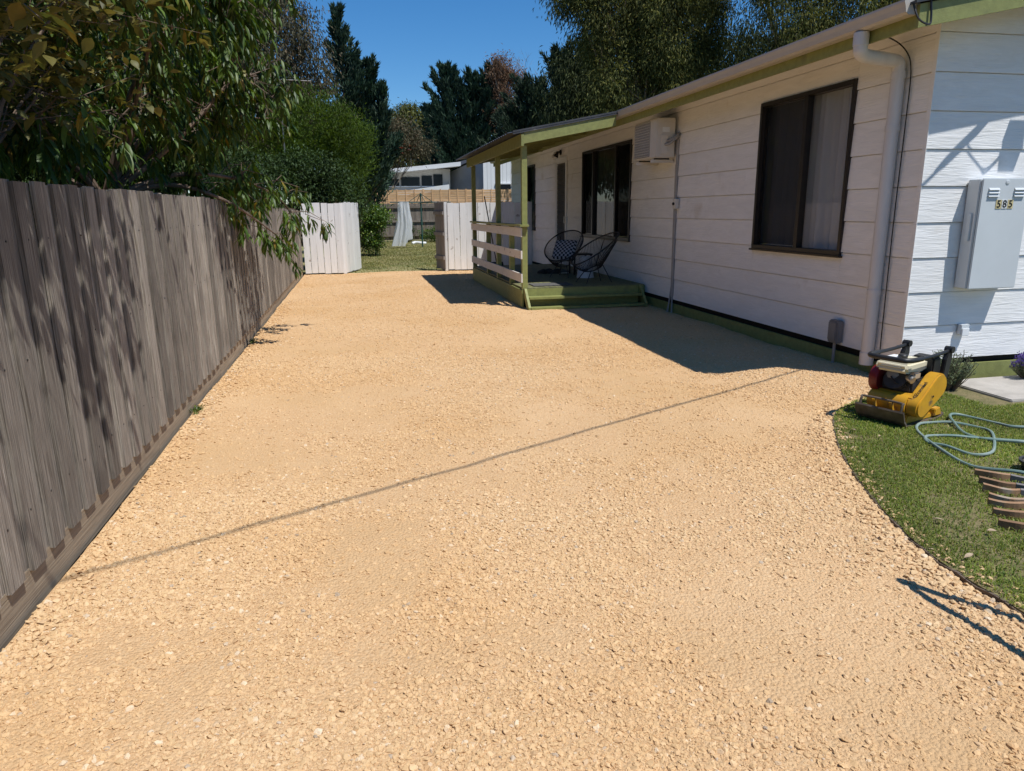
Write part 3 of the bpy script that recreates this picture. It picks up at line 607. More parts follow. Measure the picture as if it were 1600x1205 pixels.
# posts, railing
POSTS = [(DX+.03, DY0+.045), (DX+.03, 13.8), (DX+.03, DY1-.05)]
for k, (px, py) in enumerate(POSTS): board('post', porch, MAT['green'], (px, py, .02 if k else .26), (.088,.088,2.59 if k else 2.35), 2, .0015)
for py in (12.6, 14.9): board('short_post', porch, MAT['green'], (DX+.03, py, .05), (.085,.085,1.285), 2, .0015)
for z, h in ((1.252,.145),(.885,.135),(.50,.145)): board('rail_board', porch, MAT['rail_white'], (DX-.027, DY0-.0, z), (.024, DY1-DY0+.03, h), 1, .003)
board('rail_cap', porch, MAT['green'], (DX+.01, DY0-.06, 1.358), (.15, DY1-DY0+.1, .035), 1, .002)
# beam, barge boards, rafters
board('beam', porch, MAT['green'], (DX-.02, 11.47, 2.69), (.045, 5.75, .185), 1, .001)
rz = lambda x_: 2.70+.187*(x_-2.66)
def slope(name, yA, xa, xb, h, off, th):
    m = MB(); m.add([(xa,yA,rz(xa)+off-h),(xb,yA,rz(xb)+off-h),(xb,yA,rz(xb)+off),(xa,yA,rz(xa)+off),(xa,yA+th,rz(xa)+off-h),(xb,yA+th,rz(xb)+off-h),(xb,yA+th,rz(xb)+off),(xa,yA+th,rz(xa)+off)], [(0,1,2,3),(7,6,5,4),(0,4,5,1),(1,5,6,2),(2,6,7,3),(3,7,4,0)])
    return m.build(name, MAT['green'], porch, world=True)
slope('barge_board', 11.475, 2.705, 4.24, .175, .10, .03)
for yy in (12.4,13.5,14.6,15.7,16.8): slope('rafter', yy, 2.705, 4.5, .10, .07, .045)
slope('barge_board', 17.15, 2.705, 4.5, .175, .10, .03)
m = MB(); nx = 10; ny = 170; vs = []
for i in range(nx+1):
    xx = 2.43+(4.40-2.43)*i/nx
    for j in range(ny+1):
        yy = 11.455+(17.40-11.455)*j/ny; vs.append((xx, yy, rz(xx)+.125+.012*math.sin(j*1.26)))
o_ = len(vs); vs += [(a, b_, c-.004) for a, b_, c in vs]
fs = [(i*(ny+1)+j, (i+1)*(ny+1)+j, (i+1)*(ny+1)+j+1, i*(ny+1)+j+1) for i in range(nx) for j in range(ny)]
fs += [(d_+o_, c_+o_, b_+o_, a_+o_) for a_, b_, c_, d_ in fs]
m.add(vs, fs); m.build('roof_sheet', MAT['roof'], porch, True, world=True)
b = MB(); b.add([(2.52,11.458,rz(2.52)+.15),(4.30,11.458,rz(4.30)+.15),(4.30,11.458,rz(4.30)+.095),(2.52,11.458,rz(2.52)+.095),(2.52,11.52,rz(2.52)+.15),(4.30,11.52,rz(4.30)+.15)], [(0,3,2,1),(0,1,5,4)]); b.build('roof_flashing', MAT['roof'], porch, world=True)

# ------------------------------------------------------------------ things fixed to the house
# meter box
mb = thing('meter_box', 'pale grey metal meter box numbered 585 on the sunlit gable wall', 'meter box', (5.605,GY-.03,.87))
b = MB(); b.box(-.255,.255,-.13,0,0,.95); b.build('body', MAT['meter'], mb, bevel=.006)
b = MB(); b.box(-.245,.262,-.150,-.133,-.004,.957); dr = b.build('door', MAT['meter'], mb, bevel=.006)
for sx in (-1, 1):
    for k in range(3):
        m = MB(); zc = .865-.028*k; xc = .012+sx*.135; m.add([(xc-.055,-.151,zc+.012),(xc+.055,-.151,zc+.012),(xc+.055,-.166,zc-.006),(xc-.055,-.166,zc-.006),(xc-.055,-.151,zc-.009),(xc+.055,-.151,zc-.009)], [(0,1,2,3),(3,2,5,4),(0,3,4),(1,5,2)]); m.build('louvre', MAT['meter'], dr)
m = MB(); m.box(-.272,-.255,-.10,-.055,.42,.66); m.build('handle', MAT['meter'], mb, bevel=.004)
MB().lathe([(.02,0),(.02,.004),(.012,.006)], 12, Matrix.Translation((.01,-.150,.925)) @ Matrix.Rotation(math.pi/2,4,'X')).build('lock', MAT['meter'], dr)
MAT['gold_tile'] = pmat('gold_number_tile', (.64,.53,.28), (.58,.48,.25), ns=6, rough=.4); MAT['white_tile'] = pmat('white_number_tile', (.72,.72,.70), rough=.5)
MAT['ink'] = pmat('black_ink', (.012,.011,.01), rough=.5)
def text_mesh(txt, size, depth=.001):
    cu = bpy.data.curves.new('t', 'FONT'); cu.body = txt; cu.size = size; cu.extrude = depth; cu.align_x = 'CENTER'; cu.align_y = 'CENTER'; cu.offset = size*.014
    o = bpy.data.objects.new('t', cu); C.objects.link(o); bpy.context.view_layer.update()
    me = bpy.data.meshes.new_from_object(o.evaluated_get(bpy.context.evaluated_depsgraph_get())); bpy.data.objects.remove(o); bpy.data.curves.remove(cu); return me
for k, (ch, mt) in enumerate((('5','gold_tile'),('8','white_tile'),('5','gold_tile'))):
    xc = -.055+k*.062; t_ = MB().box(xc-.028, xc+.028, -.1545, -.1505, .70, .775).build('number_tile', MAT[mt], dr)
    me = text_mesh(ch, .088); o = link('digit', me, MAT['ink'], t_); o.rotation_euler = (math.pi/2,0,0); o.location = (xc, -.1555, .737)
# weatherproof outlet under it, and the junction box on the shaded wall
t_ = thing('power_outlet', 'small white weatherproof outlet low on the gable wall', 'outlet', (5.50,GY-.03,.43))
MB().box(-.045,.045,-.045,0,0,.095).build('body', MAT['meter'], t_, bevel=.004); MB().box(-.04,.04,-.056,-.044,-.012,.06).build('cover', MAT['far_white'], t_, bevel=.004)
t_ = thing('junction_box', 'grey electrical box with conduit low on the shaded wall', 'junction box', (WX-.03,6.39,0))
MB().box(-.075,0,-.075,.075,.22,.46).build('body', MAT['grey_plastic'], t_, bevel=.012); MB().box(-.088,-.074,-.06,.06,.25,.44).build('cover', MAT['grey_plastic'], t_, bevel=.006); MB().tube([(-.035,0,-.03),(-.035,0,.23)], .016, 10).build('conduit', MAT['conduit'], t_, True)
# air conditioner
ac = thing('air_conditioner', 'boxy off white air conditioner unit on wall brackets', 'air conditioner', (4.68,10.93,2.36))
W2, D2, H2 = .43, .155, .575
MB().box(-D2,D2,-W2,W2,0,H2).build('cabinet', MAT['ac'], ac, bevel=.012)
gr = MB(); cy = .11
MB().box(-D2-.004,-D2-.0005,cy-.30,cy+.30,.03,H2-.03).build('fan_shade_plate', MAT['dark'], ac)  # black plate paints the shade behind the fan grille
for k in range(14): gr.bar((-D2-.012,cy-.30,.04+k*.038), (-D2-.012,cy+.30,.04+k*.038), .006, .007)
for k in range(17): gr.bar((-D2-.010,cy-.30+k*.0375,.035), (-D2-.010,cy-.30+k*.0375,H2-.03), .006, .007)
gr.build('grille', MAT['ac'], ac)
MB().box(-.14,.14,-W2-.006,-W2-.0005,.02,H2-.06).build('side_panel', MAT['ac'], ac); MB().box(-.09,.03,-W2-.03,-W2-.005,.05,.33).build('valve_cover', MAT['ac'], ac, bevel=.006)
MB().box(-.06,.055,-W2-.009,-W2-.005,.37,.44).build('sticker', MAT['far_white'], ac)
for yy in (-.30, .30):
    MB().bar((-D2-.02,yy,-.045),(.22,yy,-.045),.04,.045).build('bracket', MAT['ac'], ac); MB().bar((.205,yy,-.045),(.205,yy,.40),.04,.03).build('bracket', MAT['ac'], ac)
for yy in (-.30, .30): MB().box(-.12,.12,yy-.02,yy+.02,-.022,0).build('foot', MAT['black'], ac)
for k in range(2): MB().tube(smoothcurve([(-.02+.03*k,-W2-.03,.19+.05*k),(.03+.03*k,-W2-.07,.20+.05*k),(.13,-W2-.09,.28+.03*k),(.19,-W2-.06,.31+.03*k),(.20,-W2-.03,.22),(.20,-W2-.03,0)],5), .022, 8).build('pipe', MAT['conduit'], ac, True)
MB().tube([(.185,-W2-.04,.25),(.185,-W2-.045,-.7),(.185,-W2-.06,-1.9),(.185,-W2-.06,-2.12)], .024, 8).build('pipe_cover', MAT['conduit'], ac, True)
MB().tube([(.187,-W2+.008,-.1),(.187,-W2+.0,-1.2),(.187,-W2-.015,-1.95),(.12,-W2-.06,-2.36)], .011, 6).build('cable', MAT['conduit'], ac, True)
MB().tube([(.185,-W2-.06,-2.05),(.17,-W2-.10,-2.37)], .014, 6).build('drain', MAT['conduit'], ac, True)
MB().tube([(.185,-W2-.05,-2.05),(.17,-W2+.08,-2.37)], .012, 6).build('drain', MAT['conduit'], ac, True)
t_ = thing('isolator_switch', 'small beige isolator switch beside the air conditioner pipe', 'switch', (WX-.03,10.40,1.60))
MB().box(-.06,0,-.05,.05,0,.15).build('body', MAT['ac'], t_, bevel=.006); MB().lathe([(.022,0),(.022,.02),(.012,.026)],12,Matrix.Translation((-.06,0,.075)) @ Matrix.Rotation(-math.pi/2,4,'Y')).build('knob', MAT['black'], t_)
# twin floodlight over the door
t_ = thing('spotlight', 'twin bulb spotlight above the screen door under the porch roof', 'light', (WX-.02,16.9,2.93))
MB().lathe([(.06,0),(.06,.03)],14,Matrix.Rotation(-math.pi/2,4,'Y')).build('base', MAT['black'], t_)
for s_, mt in ((-1,'black'),(1,'ac')):
    mm = Matrix.Translation((-.10,.11*s_,-.0)) @ Matrix.Rotation(math.radians(205),4,'Y') @ Matrix.Rotation(math.radians(14*s_),4,'X')
    MB().tube([(-.02,.03*s_,0),(-.07,.08*s_,.02),(-.10,.11*s_,0)],.012,8).build('arm', MAT['black'], t_, True)
    h_ = MB().lathe([(.022,-.02),(.03,.03),(.055,.10),(.062,.12),(.05,.12)],14,mm).build('shade', MAT[mt], t_, True); MB().lathe([(.03,.10),(.048,.125),(.04,.15),(.015,.162)],14,mm).build('bulb', MAT['far_white'], h_, True)

# ------------------------------------------------------------------ things on the porch
def chair(label, loc, rz_, group='black cord chairs on the porch'):
    t_ = thing('cord_chair', label, 'chair', loc, rz_, group)
    n = 44; outer = []; inner = []
    for i in range(n):
        a = 2*math.pi*i/n; u = math.cos(a); v = math.sin(a); wv = .36*(1-.10*u)
        # x: front(-)..back(+) ; ring tilted, back higher
        outer.append(Vector((.04+.44*u, wv*v, .60+.27*u+.03*v*v)))
        inner.append(Vector((.02+.125*u, .125*v, .245+.05*u)))
    MB().loop(outer, .013, 6).build('rim', MAT['steel'], t_, True); MB().loop(inner, .009, 6).build('seat_ring', MAT['steel'], t_, True)
    m = MB()
    for i in range(n):
        for s_ in (0, .5):
            j = (i+1) % n; p = outer[i].lerp(outer[j], s_); q_ = inner[i].lerp(inner[j], s_); md = (p+q_)/2+Vector((0,0,-.045)); m.tube([p, p.lerp(md,.5)+Vector((0,0,-.012)), md, md.lerp(q_,.5)+Vector((0,0,-.012)), q_], .0032, 4, False)
    tag(m.build('cords', MAT['rope'], t_), kind='stuff')
    for a in (40, 140, 220, 320):
        r_ = math.radians(a); MB().tube([(.02+.15*math.cos(r_), .15*math.sin(r_), .27+.06*math.cos(r_)), (.02+.34*math.cos(r_), .30*math.sin(r_), 0)], .008, 6).build('leg', MAT['steel'], t_, True)
    MB().tube([(.10,.10,.27),(.36,.22,.75)],.008,6).build('stay', MAT['steel'], t_, True); MB().tube([(.10,-.10,.27),(.36,-.22,.75)],.008,6).build('stay', MAT['steel'], t_, True)
    return t_
chair('black cord egg chair holding the checked cushion, nearer the screen door', (3.93,13.38,DZ), math.radians(52))
chair('black cord egg chair nearest the porch steps, seen from its side', (4.11,12.13,DZ), math.radians(12))
MAT['cushion'] = None
m_, N, L, P = newmat('checked_cushion'); tc = N.new('ShaderNodeTexCoord'); mp = N.new('ShaderNodeMapping'); mp.inputs['Rotation'].default_value = (0,0,0); L.new(tc.outputs['Generated'], mp.inputs[0])
ck = N.new('ShaderNodeTexChecker'); ck.inputs['Scale'].default_value = 11; ck.inputs['Color1'].default_value = (.012,.012,.014,1); ck.inputs['Color2'].default_value = (.42,.42,.45,1); mp.inputs['Scale'].default_value = (1,1,.02); L.new(mp.outputs[0], ck.inputs['Vector']); L.new(ck.outputs[0], P.inputs['Base Color']); P.inputs['Roughness'].default_value = .9; MAT['cushion'] = m_
m = MB(); k = 12; vs = []
for sgn in (1, -1):
    for i in range(k+1):
        for j in range(k+1):
            u = i/k*2-1; v = j/k*2-1; h = .075*(max(0,(1-u**4))*max(0,(1-v**4)))**.6; e = 1-.06*(u*u*v*v); vs.append((.23*u*e*(1-.05*(1-v*v)*0), .23*v*e, sgn*h))
fs = []
for s_ in range(2):
    for i in range(k):
        for j in range(k):
            a = s_*(k+1)**2+i*(k+1)+j; f_ = (a, a+k+1, a+k+2, a+1); fs.append(f_ if s_ == 0 else f_[::-1])
m.add(vs, fs); cu = m.build('cushion', MAT['cushion'], None, True); tag(cu, 'square black and white checked cushion leaning in the cord chair', 'cushion')
cu.location = (3.96,13.43,.855); cu.rotation_euler = (0, math.radians(-52), math.radians(52)); 
t_ = thing('plant_pot', 'white tapered pot on the deck behind the nearer chair', 'pot', (4.28,13.09,DZ)); MB().lathe([(.17,0),(.16,.04),(.125,.36),(.135,.40),(.12,.40),(.11,.34)],22).build('pot', MAT['pot'], t_, True); MB().lathe([(.11,.33),(.02,.345)],16).build('soil', MAT['soil'], t_)
def shoe(label, loc, rz_, mt):
    t_ = thing('shoe', label, 'shoe', loc, rz_, 'shoes left on the porch deck'); n = 12; vs = []
    prof = [(-.13,.030,.03),(-.12,.036,.075),(-.07,.036,.085),(-.02,.040,.075),(.04,.045,.055),(.10,.040,.042),(.135,.018,.025)]
    m = MB()
    for (x_, w, h) in prof:
        for j in range(n):
            a = 2*math.pi*j/n; vs.append((x_, w*math.cos(a), .018+max(0,math.sin(a))*h))
    fs = [(i*n+j, i*n+(j+1)%n, (i+1)*n+(j+1)%n, (i+1)*n+j) for i in range(len(prof)-1) for j in range(n)]+[tuple(range(n))[::-1], tuple((len(prof)-1)*n+j for j in range(n))]
    m.add(vs, fs); m.build('upper', MAT[mt], t_, True); MB().prism([(-.135,-.032),(-.02,-.04),(.06,-.047),(.12,-.036),(.142,0),(.12,.036),(.06,.047),(-.02,.04),(-.135,.032)],0,.022,lambda u,v,w:(u,v,w)).build('sole', MAT['black' if mt=='shoe' else 'far_white'], t_)
shoe('dark shoe on the deck, leftmost beside the far chair', (3.70,14.2,DZ), 1.9, 'shoe'); shoe('dark shoe on the deck just right of the leftmost shoe', (3.82,14.25,DZ), 2.3, 'shoe')
shoe('dark shoe on the deck under the far chair', (3.94,14.1,DZ), 2.8, 'shoe'); shoe('grey blue shoe on the deck under the far chair', (4.15,14.1,DZ), .3, 'shoe2')
tag(MB().box(2.92,3.62,11.72,12.14,DZ+.002,DZ+.016).build('doormat', MAT['mat'], bevel=.004), 'grey rectangular doormat at the top of the porch steps', 'doormat')
t_ = thing('side_table', 'small dark timber box table between the chairs and wall', 'table', (4.43,13.9,DZ)); MB().box(-.2,.2,-.2,.2,.38,.41).build('top', MAT['steel'], t_)
for a in (-1,1):
    for c_ in (-1,1): MB().box(a*.17-.015,a*.17+.015,c_*.17-.015,c_*.17+.015,0,.38).build('leg', MAT['steel'], t_)
MB().box(-.16,.16,-.16,.16,.08,.10).build('shelf', MAT['box_wood'], t_)
t_ = thing('broom', 'black broom leaning at the far end of the porch', 'broom', (3.2,16.6,DZ)); MB().tube([(.02,0,.08),(-.22,.12,1.6)],.013,8).build('handle', MAT['black'], t_, True); MB().prism([(-.15,.09),(.17,.09),(.19,0),(-.17,0)],-.03,.03,lambda u,v,w:(u,w,v)).build('head', MAT['black'], t_)

# ------------------------------------------------------------------ gates and back yard
def gate(name, label, a, b_, top, mat, w=.165, base=.03, group=None, rails_behind=True, dirt=True):
    a = Vector((*a,0)); b_ = Vector((*b_,0)); d = b_-a; L_ = d.length; d.normalize(); ang = math.atan2(d.y, d.x); t_ = thing(name, label, 'gate' if 'gate' in name else 'fence', tuple(a), ang, group)
    n = max(1, round(L_/w)); ww = L_/n
    for i in range(n):
        h = top-base+random.uniform(-.012,.008); o = board('board', t_, mat, (0,0,0), (round(ww-.010,3), .02, round(h,2)), 2, .002); o.matrix_parent_inverse = Matrix.Identity(4); o.location = ((i+.5)*ww, 0, base+random.uniform(-.01,.01)); o.rotation_euler = (0, random.uniform(-.006,.006), 0)
    for z in (.35, 1.0, top-.3):
        o = board('rail', t_, mat, (0,0,0), (round(L_,2), .04, .09), 0, .002); o.matrix_parent_inverse = Matrix.Identity(4); o.location = (0,.032,z)
    return t_
gate('board_fence', 'fixed white board panel next to the left paling fence', (-1.37,19.70), (-.36,19.70), 1.855, MAT['white_board'])
gate('gate_leaf', 'white board gate leaf swung open, left of the gateway', (-.31,19.72), (.10,21.05), 1.87, MAT['white_board'], .17)
gate('gate_leaf', 'weathered bare gate leaf seen nearly edge on, right of the gateway', (2.38,19.66), (2.22,20.45), 1.86, MAT['bare_board'], .13)
gate('board_fence', 'white board panel between the right gate leaf and the house', (2.47,19.70), (4.86,19.70), 1.835, MAT['white_board'], .17)
for x_, lab in ((-.335,'white gate post beside the left open gate leaf'), (2.425,'white gate post beside the right gate leaf')):
    o = board_mesh('gate_post_w', .09,.09,1.85,2,.002); o = link('gate_post', o, MAT['white_board']); o.location = (x_,19.76,0); tag(o, lab, 'post')
# old fence across the back
bf = thing('back_fence', 'old brown paling fence across the back of the yard', 'fence', (3,40,0)); x_ = -6.; i = 0
while x_ < 9.5:
    board('paling', bf, MAT['old_fence'], (x_, 40.0+(.0 if i % 2 else -.0), .1), (.135,.02, 1.92+.02*(i % 3)), 2, .003, (0,0,random.uniform(-.02,.02))); x_ += .14; i += 1
for z in (.35,1.1,1.85): board('rail', bf, MAT['old_fence'], (-6, 39.95, z), (15.6,.06,.10), 0, .003)
x_ = -5.
while x_ < 9.5: board('post', bf, MAT['old_fence'], (x_,39.88,0), (.13,.12,2.02), 2, .003); x_ += 2.55
sf = thing('screen_fence', 'new honey coloured slatted screen standing above the old back fence', 'fence', (4,40.6,0))
for k in range(9): 
    for seg in range(5): board('slat', sf, MAT['new_timber'], (-1.0+seg*2.4, 40.6, 1.72+k*.125), (2.39,.022,.112), 0, .002)
x_ = -1.0
while x_ < 11.1: board('upright', sf, MAT['new_timber'], (x_,40.575,1.6), (.05 if abs((x_+1) % 2.4) > .1 else .10,.03,1.22), 2, .001); x_ += .48
for k in range(6): board('post', sf, MAT['new_timber'], (-1.0+k*2.4,40.66,0), (.09,.09,2.8), 2, .001)
# rotary clothes line
ch = thing('clothes_line', 'dark green rotary clothes line standing on the back lawn', 'clothes line', (2.98,33.2,0))
MB().tube([(0,0,-.05),(0,0,2.42)],.035,10).build('pole', MAT['pole_green'], ch, True); MB().tube([(0,0,1.0),(0,0,1.25)],.05,10).build('collar', MAT['pole_green'], ch, True)
for k in range(4):
    a = math.radians(14+90*k); e = (1.45*math.cos(a),1.45*math.sin(a),2.02); MB().tube([(0,0,2.0),e],.022,6).build('arm', MAT['pole_green'], ch); MB().tube([(0,0,2.40),(.62*math.cos(a),.62*math.sin(a),2.01)],.014,6).build('brace', MAT['pole_green'], ch)
m = MB()
for rr in (.5,.75,1.0,1.25,1.45):
    for k in range(4):
        a = math.radians(14+90*k); c_ = math.radians(104+90*k); m.tube([(rr*math.cos(a),rr*math.sin(a),2.03),(rr*math.cos(c_),rr*math.sin(c_),2.03)],.003,4)
tag(m.build('lines', MAT['conduit'], ch), kind='stuff')
MAT['net'] = sheermat('white_netting', (.86,.87,.88), .72)
vs = []; na, nz = 72, 20; m = MB()
for i in range(nz+1):
    t = i/nz; z = 2.05-t*1.95; wl = .20+.22*t; cx = -.10-.25*max(0,t-.45)**1.2*1.6; 
    for j in range(na):
        a = 2*math.pi*j/na; r_ = 1+.18*math.sin(5*a+2*t)+.14*math.sin(11*a-3*t)+.07*math.sin(19*a+5*t); cut = .55*max(0,t-.6)*max(0,math.cos(a-.4))
        vs.append((cx+(wl*.95)*r_*math.cos(a), .20*r_*math.sin(a)*(1+.4*t), z+cut*1.6))
m.add(vs, [(i*na+j, i*na+(j+1)%na, (i+1)*na+(j+1)%na, (i+1)*na+j) for i in range(nz) for j in range(na)]); o = m.build('netting', MAT['net'], None, True); o.location = (2.28,33.0,0); tag(o, 'white netting hanging from the clothes line down to the grass', 'netting')
m = MB(); m.tube(smoothcurve([(2.75,36.5,.05),(2.95,36.6,.09),(3.2,36.45,.07),(3.45,36.5,.05)],6),.07,8); tag(m.build('white_bundle', MAT['far_white'], None, True), 'small white bundle lying on grass behind the clothes line', 'bundle')

# far houses
fh = thing('neighbour_house', 'far cream house with white skillion roof beyond the back fence', 'house', (5,58,0))
MB().box(-2,7.35,56,64,0,4.75).build('wall', MAT['far_cream'], fh, world=True)
b = MB(); b.add([(-3,55,4.15),(8.05,55,5.22),(8.05,66,5.22),(-3,66,4.15),(-3,55,3.87),(8.05,55,4.92),(8.05,66,4.92),(-3,66,3.87)], [(0,1,2,3),(7,6,5,4),(0,4,5,1),(1,5,6,2),(2,6,7,3),(3,7,4,0)]); b.build('roof', MAT['far_white'], fh, world=True)
for (xa, xb, za, zb) in ((2.5,3.45,3.5,4.0),(3.6,5.0,3.5,4.15),(5.15,5.95,3.5,4.25),(6.05,6.75,3.5,4.35)):
    w_ = MB().box(xa,xb,55.93,55.99,za,zb).build('window', MAT['far_glass'], fh, world=True); MB().box(xa-.04,xb+.04,55.90,55.97,za-.06,za-.002).build('sill', MAT['far_white'], w_)
b = MB(); b.add([(3.2,54.0,3.05),(7.0,54.0,3.55),(7.0,56,3.55),(3.2,56,3.05),(3.2,54.0,2.75),(7.0,54.0,3.15),(7.0,56,3.15),(3.2,56,2.75)], [(0,1,2,3),(7,6,5,4),(0,4,5,1),(1,5,6,2),(2,6,7,3),(3,7,4,0)]); b.build('lower_roof', MAT['far_white'], fh, world=True)
sh = thing('neighbour_shed', 'far building with white wall and gable side greyed for shade, seen past the porch posts', 'building', (11,56,0))
b = MB(); b.add([(7.4,57,0),(9.65,54.5,0),(9.65,54.5,5.5),(7.4,57,4.55),(7.4,62,0),(7.4,62,4.55)], [(0,1,2,3),(0,3,5,4)]); b.build('wall', MAT['far_grey'], sh, world=True)  # gable side, its shade put into the grey colour
for k in range(22): MB().box(9.66+k*.30,9.66+k*.30+.285,54.45,54.52,0,5.35).build('cladding_panel', MAT['far_white'], sh, world=True)
MB().box(9.66,16.3,54.53,62,0,5.3).build('wall', MAT['far_white'], sh, world=True)
b = MB(); b.add([(7.2,57,4.62),(9.6,54.3,5.62),(16.5,54.3,5.5),(16.5,63,5.9),(7.2,63,5.3)], [(0,1,2,3,4)]); b.build('roof', MAT['roof'], sh, world=True)
for k in range(2):
    w_ = MB().box(10.6+k*1.3,11.75+k*1.3,54.36,54.44,2.6,3.55).build('window', MAT['far_glass'], sh, world=True); MB().box(10.55+k*1.3,11.8+k*1.3,54.33,54.43,3.56,3.64).build('frame', MAT['far_white'], w_)
# antennas
def antenna(label, loc, h, bars, rz_, ln):
    t_ = thing('tv_antenna', label, 'antenna', loc, rz_); MB().tube([(0,0,0),(0,0,h)],.025,6).build('mast', MAT['chrome'], t_); MB().tube([(-ln/2,0,h),(ln/2,0,h)],.018,6).build('boom', MAT['chrome'], t_)
    for k in range(bars): x_ = -ln/2+ln*(k+.5)/bars; MB().tube([(x_,-.45,h),(x_,.45,h)],.012,5).build('element', MAT['chrome'], t_)
antenna('tv antenna of pale bars among the trees above the left fence', (-2.0,24,0), 5.55, 9, math.radians(8), 1.9)
antenna('small tv antenna on the far white roof', (4.5,57,4.7), 1.6, 5, 1.2, 1.2)
nh = thing('house_next_door', 'low neighbour house hidden behind the left trees', 'house', (-9,20,0))
MB().box(-14,-8.2,10,34,0,3.2).build('wall', MAT['brick'], nh, world=True); MB().box(-14.4,-7.7,9.5,34.5,3.2,3.42).build('gutter', MAT['far_white'], nh, world=True)
b = MB(); b.add([(-14.4,9.5,3.421),(-7.7,9.5,3.421),(-7.7,34.5,3.421),(-14.4,34.5,3.421),(-11,9.5,4.7),(-11,34.5,4.7)], [(1,2,5,4),(0,4,5,3),(0,1,4),(2,3,5)]); b.build('roof', MAT['far_grey'], nh, world=True)

# ------------------------------------------------------------------ vegetation
def leaf_mesh(centers, dirs, ups, ln, wd, curve=.15, shape='lance', jitter=.3):
    """many folded leaves: base at centers, pointing along dirs"""
    n = len(centers); d = dirs/np.maximum(np.linalg.norm(dirs,axis=1,keepdims=True),1e-6)
    s = np.cross(d, ups); s /= np.maximum(np.linalg.norm(s,axis=1,keepdims=True),1e-6); u = np.cross(s, d)
    l = (ln*RNG.uniform(1-jitter,1+jitter,n))[:,None]; w = (wd*RNG.uniform(1-jitter,1+jitter,n))[:,None]; c = curve*l
    mid = centers+d*l*.45+u*c*.35
    tip = centers+d*l-u*c*.9
    a = mid+s*w/2+u*w*.12; b_ = mid-s*w/2+u*w*.12
    V = np.stack([centers, a, tip, b_], 1).reshape(-1,3); i = np.arange(n)*4
    F = np.concatenate([np.stack([i,i+1,i+2],1), np.stack([i,i+2,i+3],1)]); return V, F
def rand_dirs(n):
    v = RNG.normal(size=(n,3)); return v/np.linalg.norm(v,axis=1,keepdims=True)
def crown_points(lobes, nclump, shell=.55):
    vol = np.array([(l[3]*l[4]*l[5])**.67 for l in lobes]); cnt = np.maximum(1,(nclump*vol/vol.sum()).astype(int)); out = []
    for l, k in zip(lobes, cnt):
        d = rand_dirs(k); r = (shell+(1-shell)*RNG.random(k))[:,None]; out.append(np.array(l[:3])+d*r*np.array(l[3:6]))
    return np.concatenate(out)
def trunk_tubes(m, base, top, r0, lobes, bend=.15, seed=0, n=9, twigs=3):
    r = random.Random(seed); base = Vector(base); top = Vector(top)
    pts = [base.lerp(top, t)+Vector((r.uniform(-1,1)*bend*t, r.uniform(-1,1)*bend*t, 0)) for t in [i/6 for i in range(7)]]; pts[0] = base
    rad = [r0*(1-.65*i/6)*(1.25 if i == 0 else 1) for i in range(7)]; m.tube(pts, rad, n)
    for l in lobes:
        c = Vector(l[:3]); k = r.randint(2,5); a = pts[k]; md = a.lerp(c,.5)+Vector((r.uniform(-.15,.15),r.uniform(-.15,.15),-.08*(c-a).length)); e = c+Vector((0,0,l[5]*.35)); m.tube([a, a.lerp(md,.55), md, md.lerp(c,.6), e], [rad[k]*.62, rad[k]*.5, rad[k]*.4, rad[k]*.26, rad[k]*.08], 6)
        for _ in range(twigs):
            f = Vector((r.gauss(0,1),r.gauss(0,1),r.gauss(.2,1))).normalized(); p = c+Vector((f.x*l[3],f.y*l[4],f.z*l[5]))*.8; m.tube([md, md.lerp(p,.5)+Vector((0,0,.05)), p], [rad[k]*.25, rad[k]*.15, rad[k]*.04], 5)
def tree(name, label, cat, base, top, r0, lobes, nclump, per, crad, ln, wd, mat, bark='bark', droop=.3, out=.4, curve=.15, seed=1, group=None, shell=.5, twigs=3, bend=.15, jitter=.35, cz=.8):
    t_ = thing(name, label, cat, base, 0, group)
    m = MB(); trunk_tubes(m, base, top, r0, lobes, bend, seed, twigs=twigs); m.build('trunk', MAT[bark], t_, True, world=True)
    P = crown_points(lobes, nclump, shell); n = len(P)*per; c = np.repeat(P, per, 0); off = RNG.normal(size=(n,3))*crad*np.array([1,1,cz])*np.repeat(RNG.uniform(.6,1.3,len(P)),per)[:,None]; c = c+off
    cen = np.mean([l[:3] for l in lobes],0); o_ = off/np.maximum(np.linalg.norm(off,axis=1,keepdims=True),1e-5)
    d = o_*out+rand_dirs(n)*.6; d[:,2] -= droop; V, F = leaf_mesh(c, d, rand_dirs(n)*.5+np.array([0,0,1.]), ln, wd, curve, jitter=jitter)
    me = mesh_np('crown', V, F); o = link('crown', me, MAT[mat], t_, True); tag(o, kind='stuff'); return t_
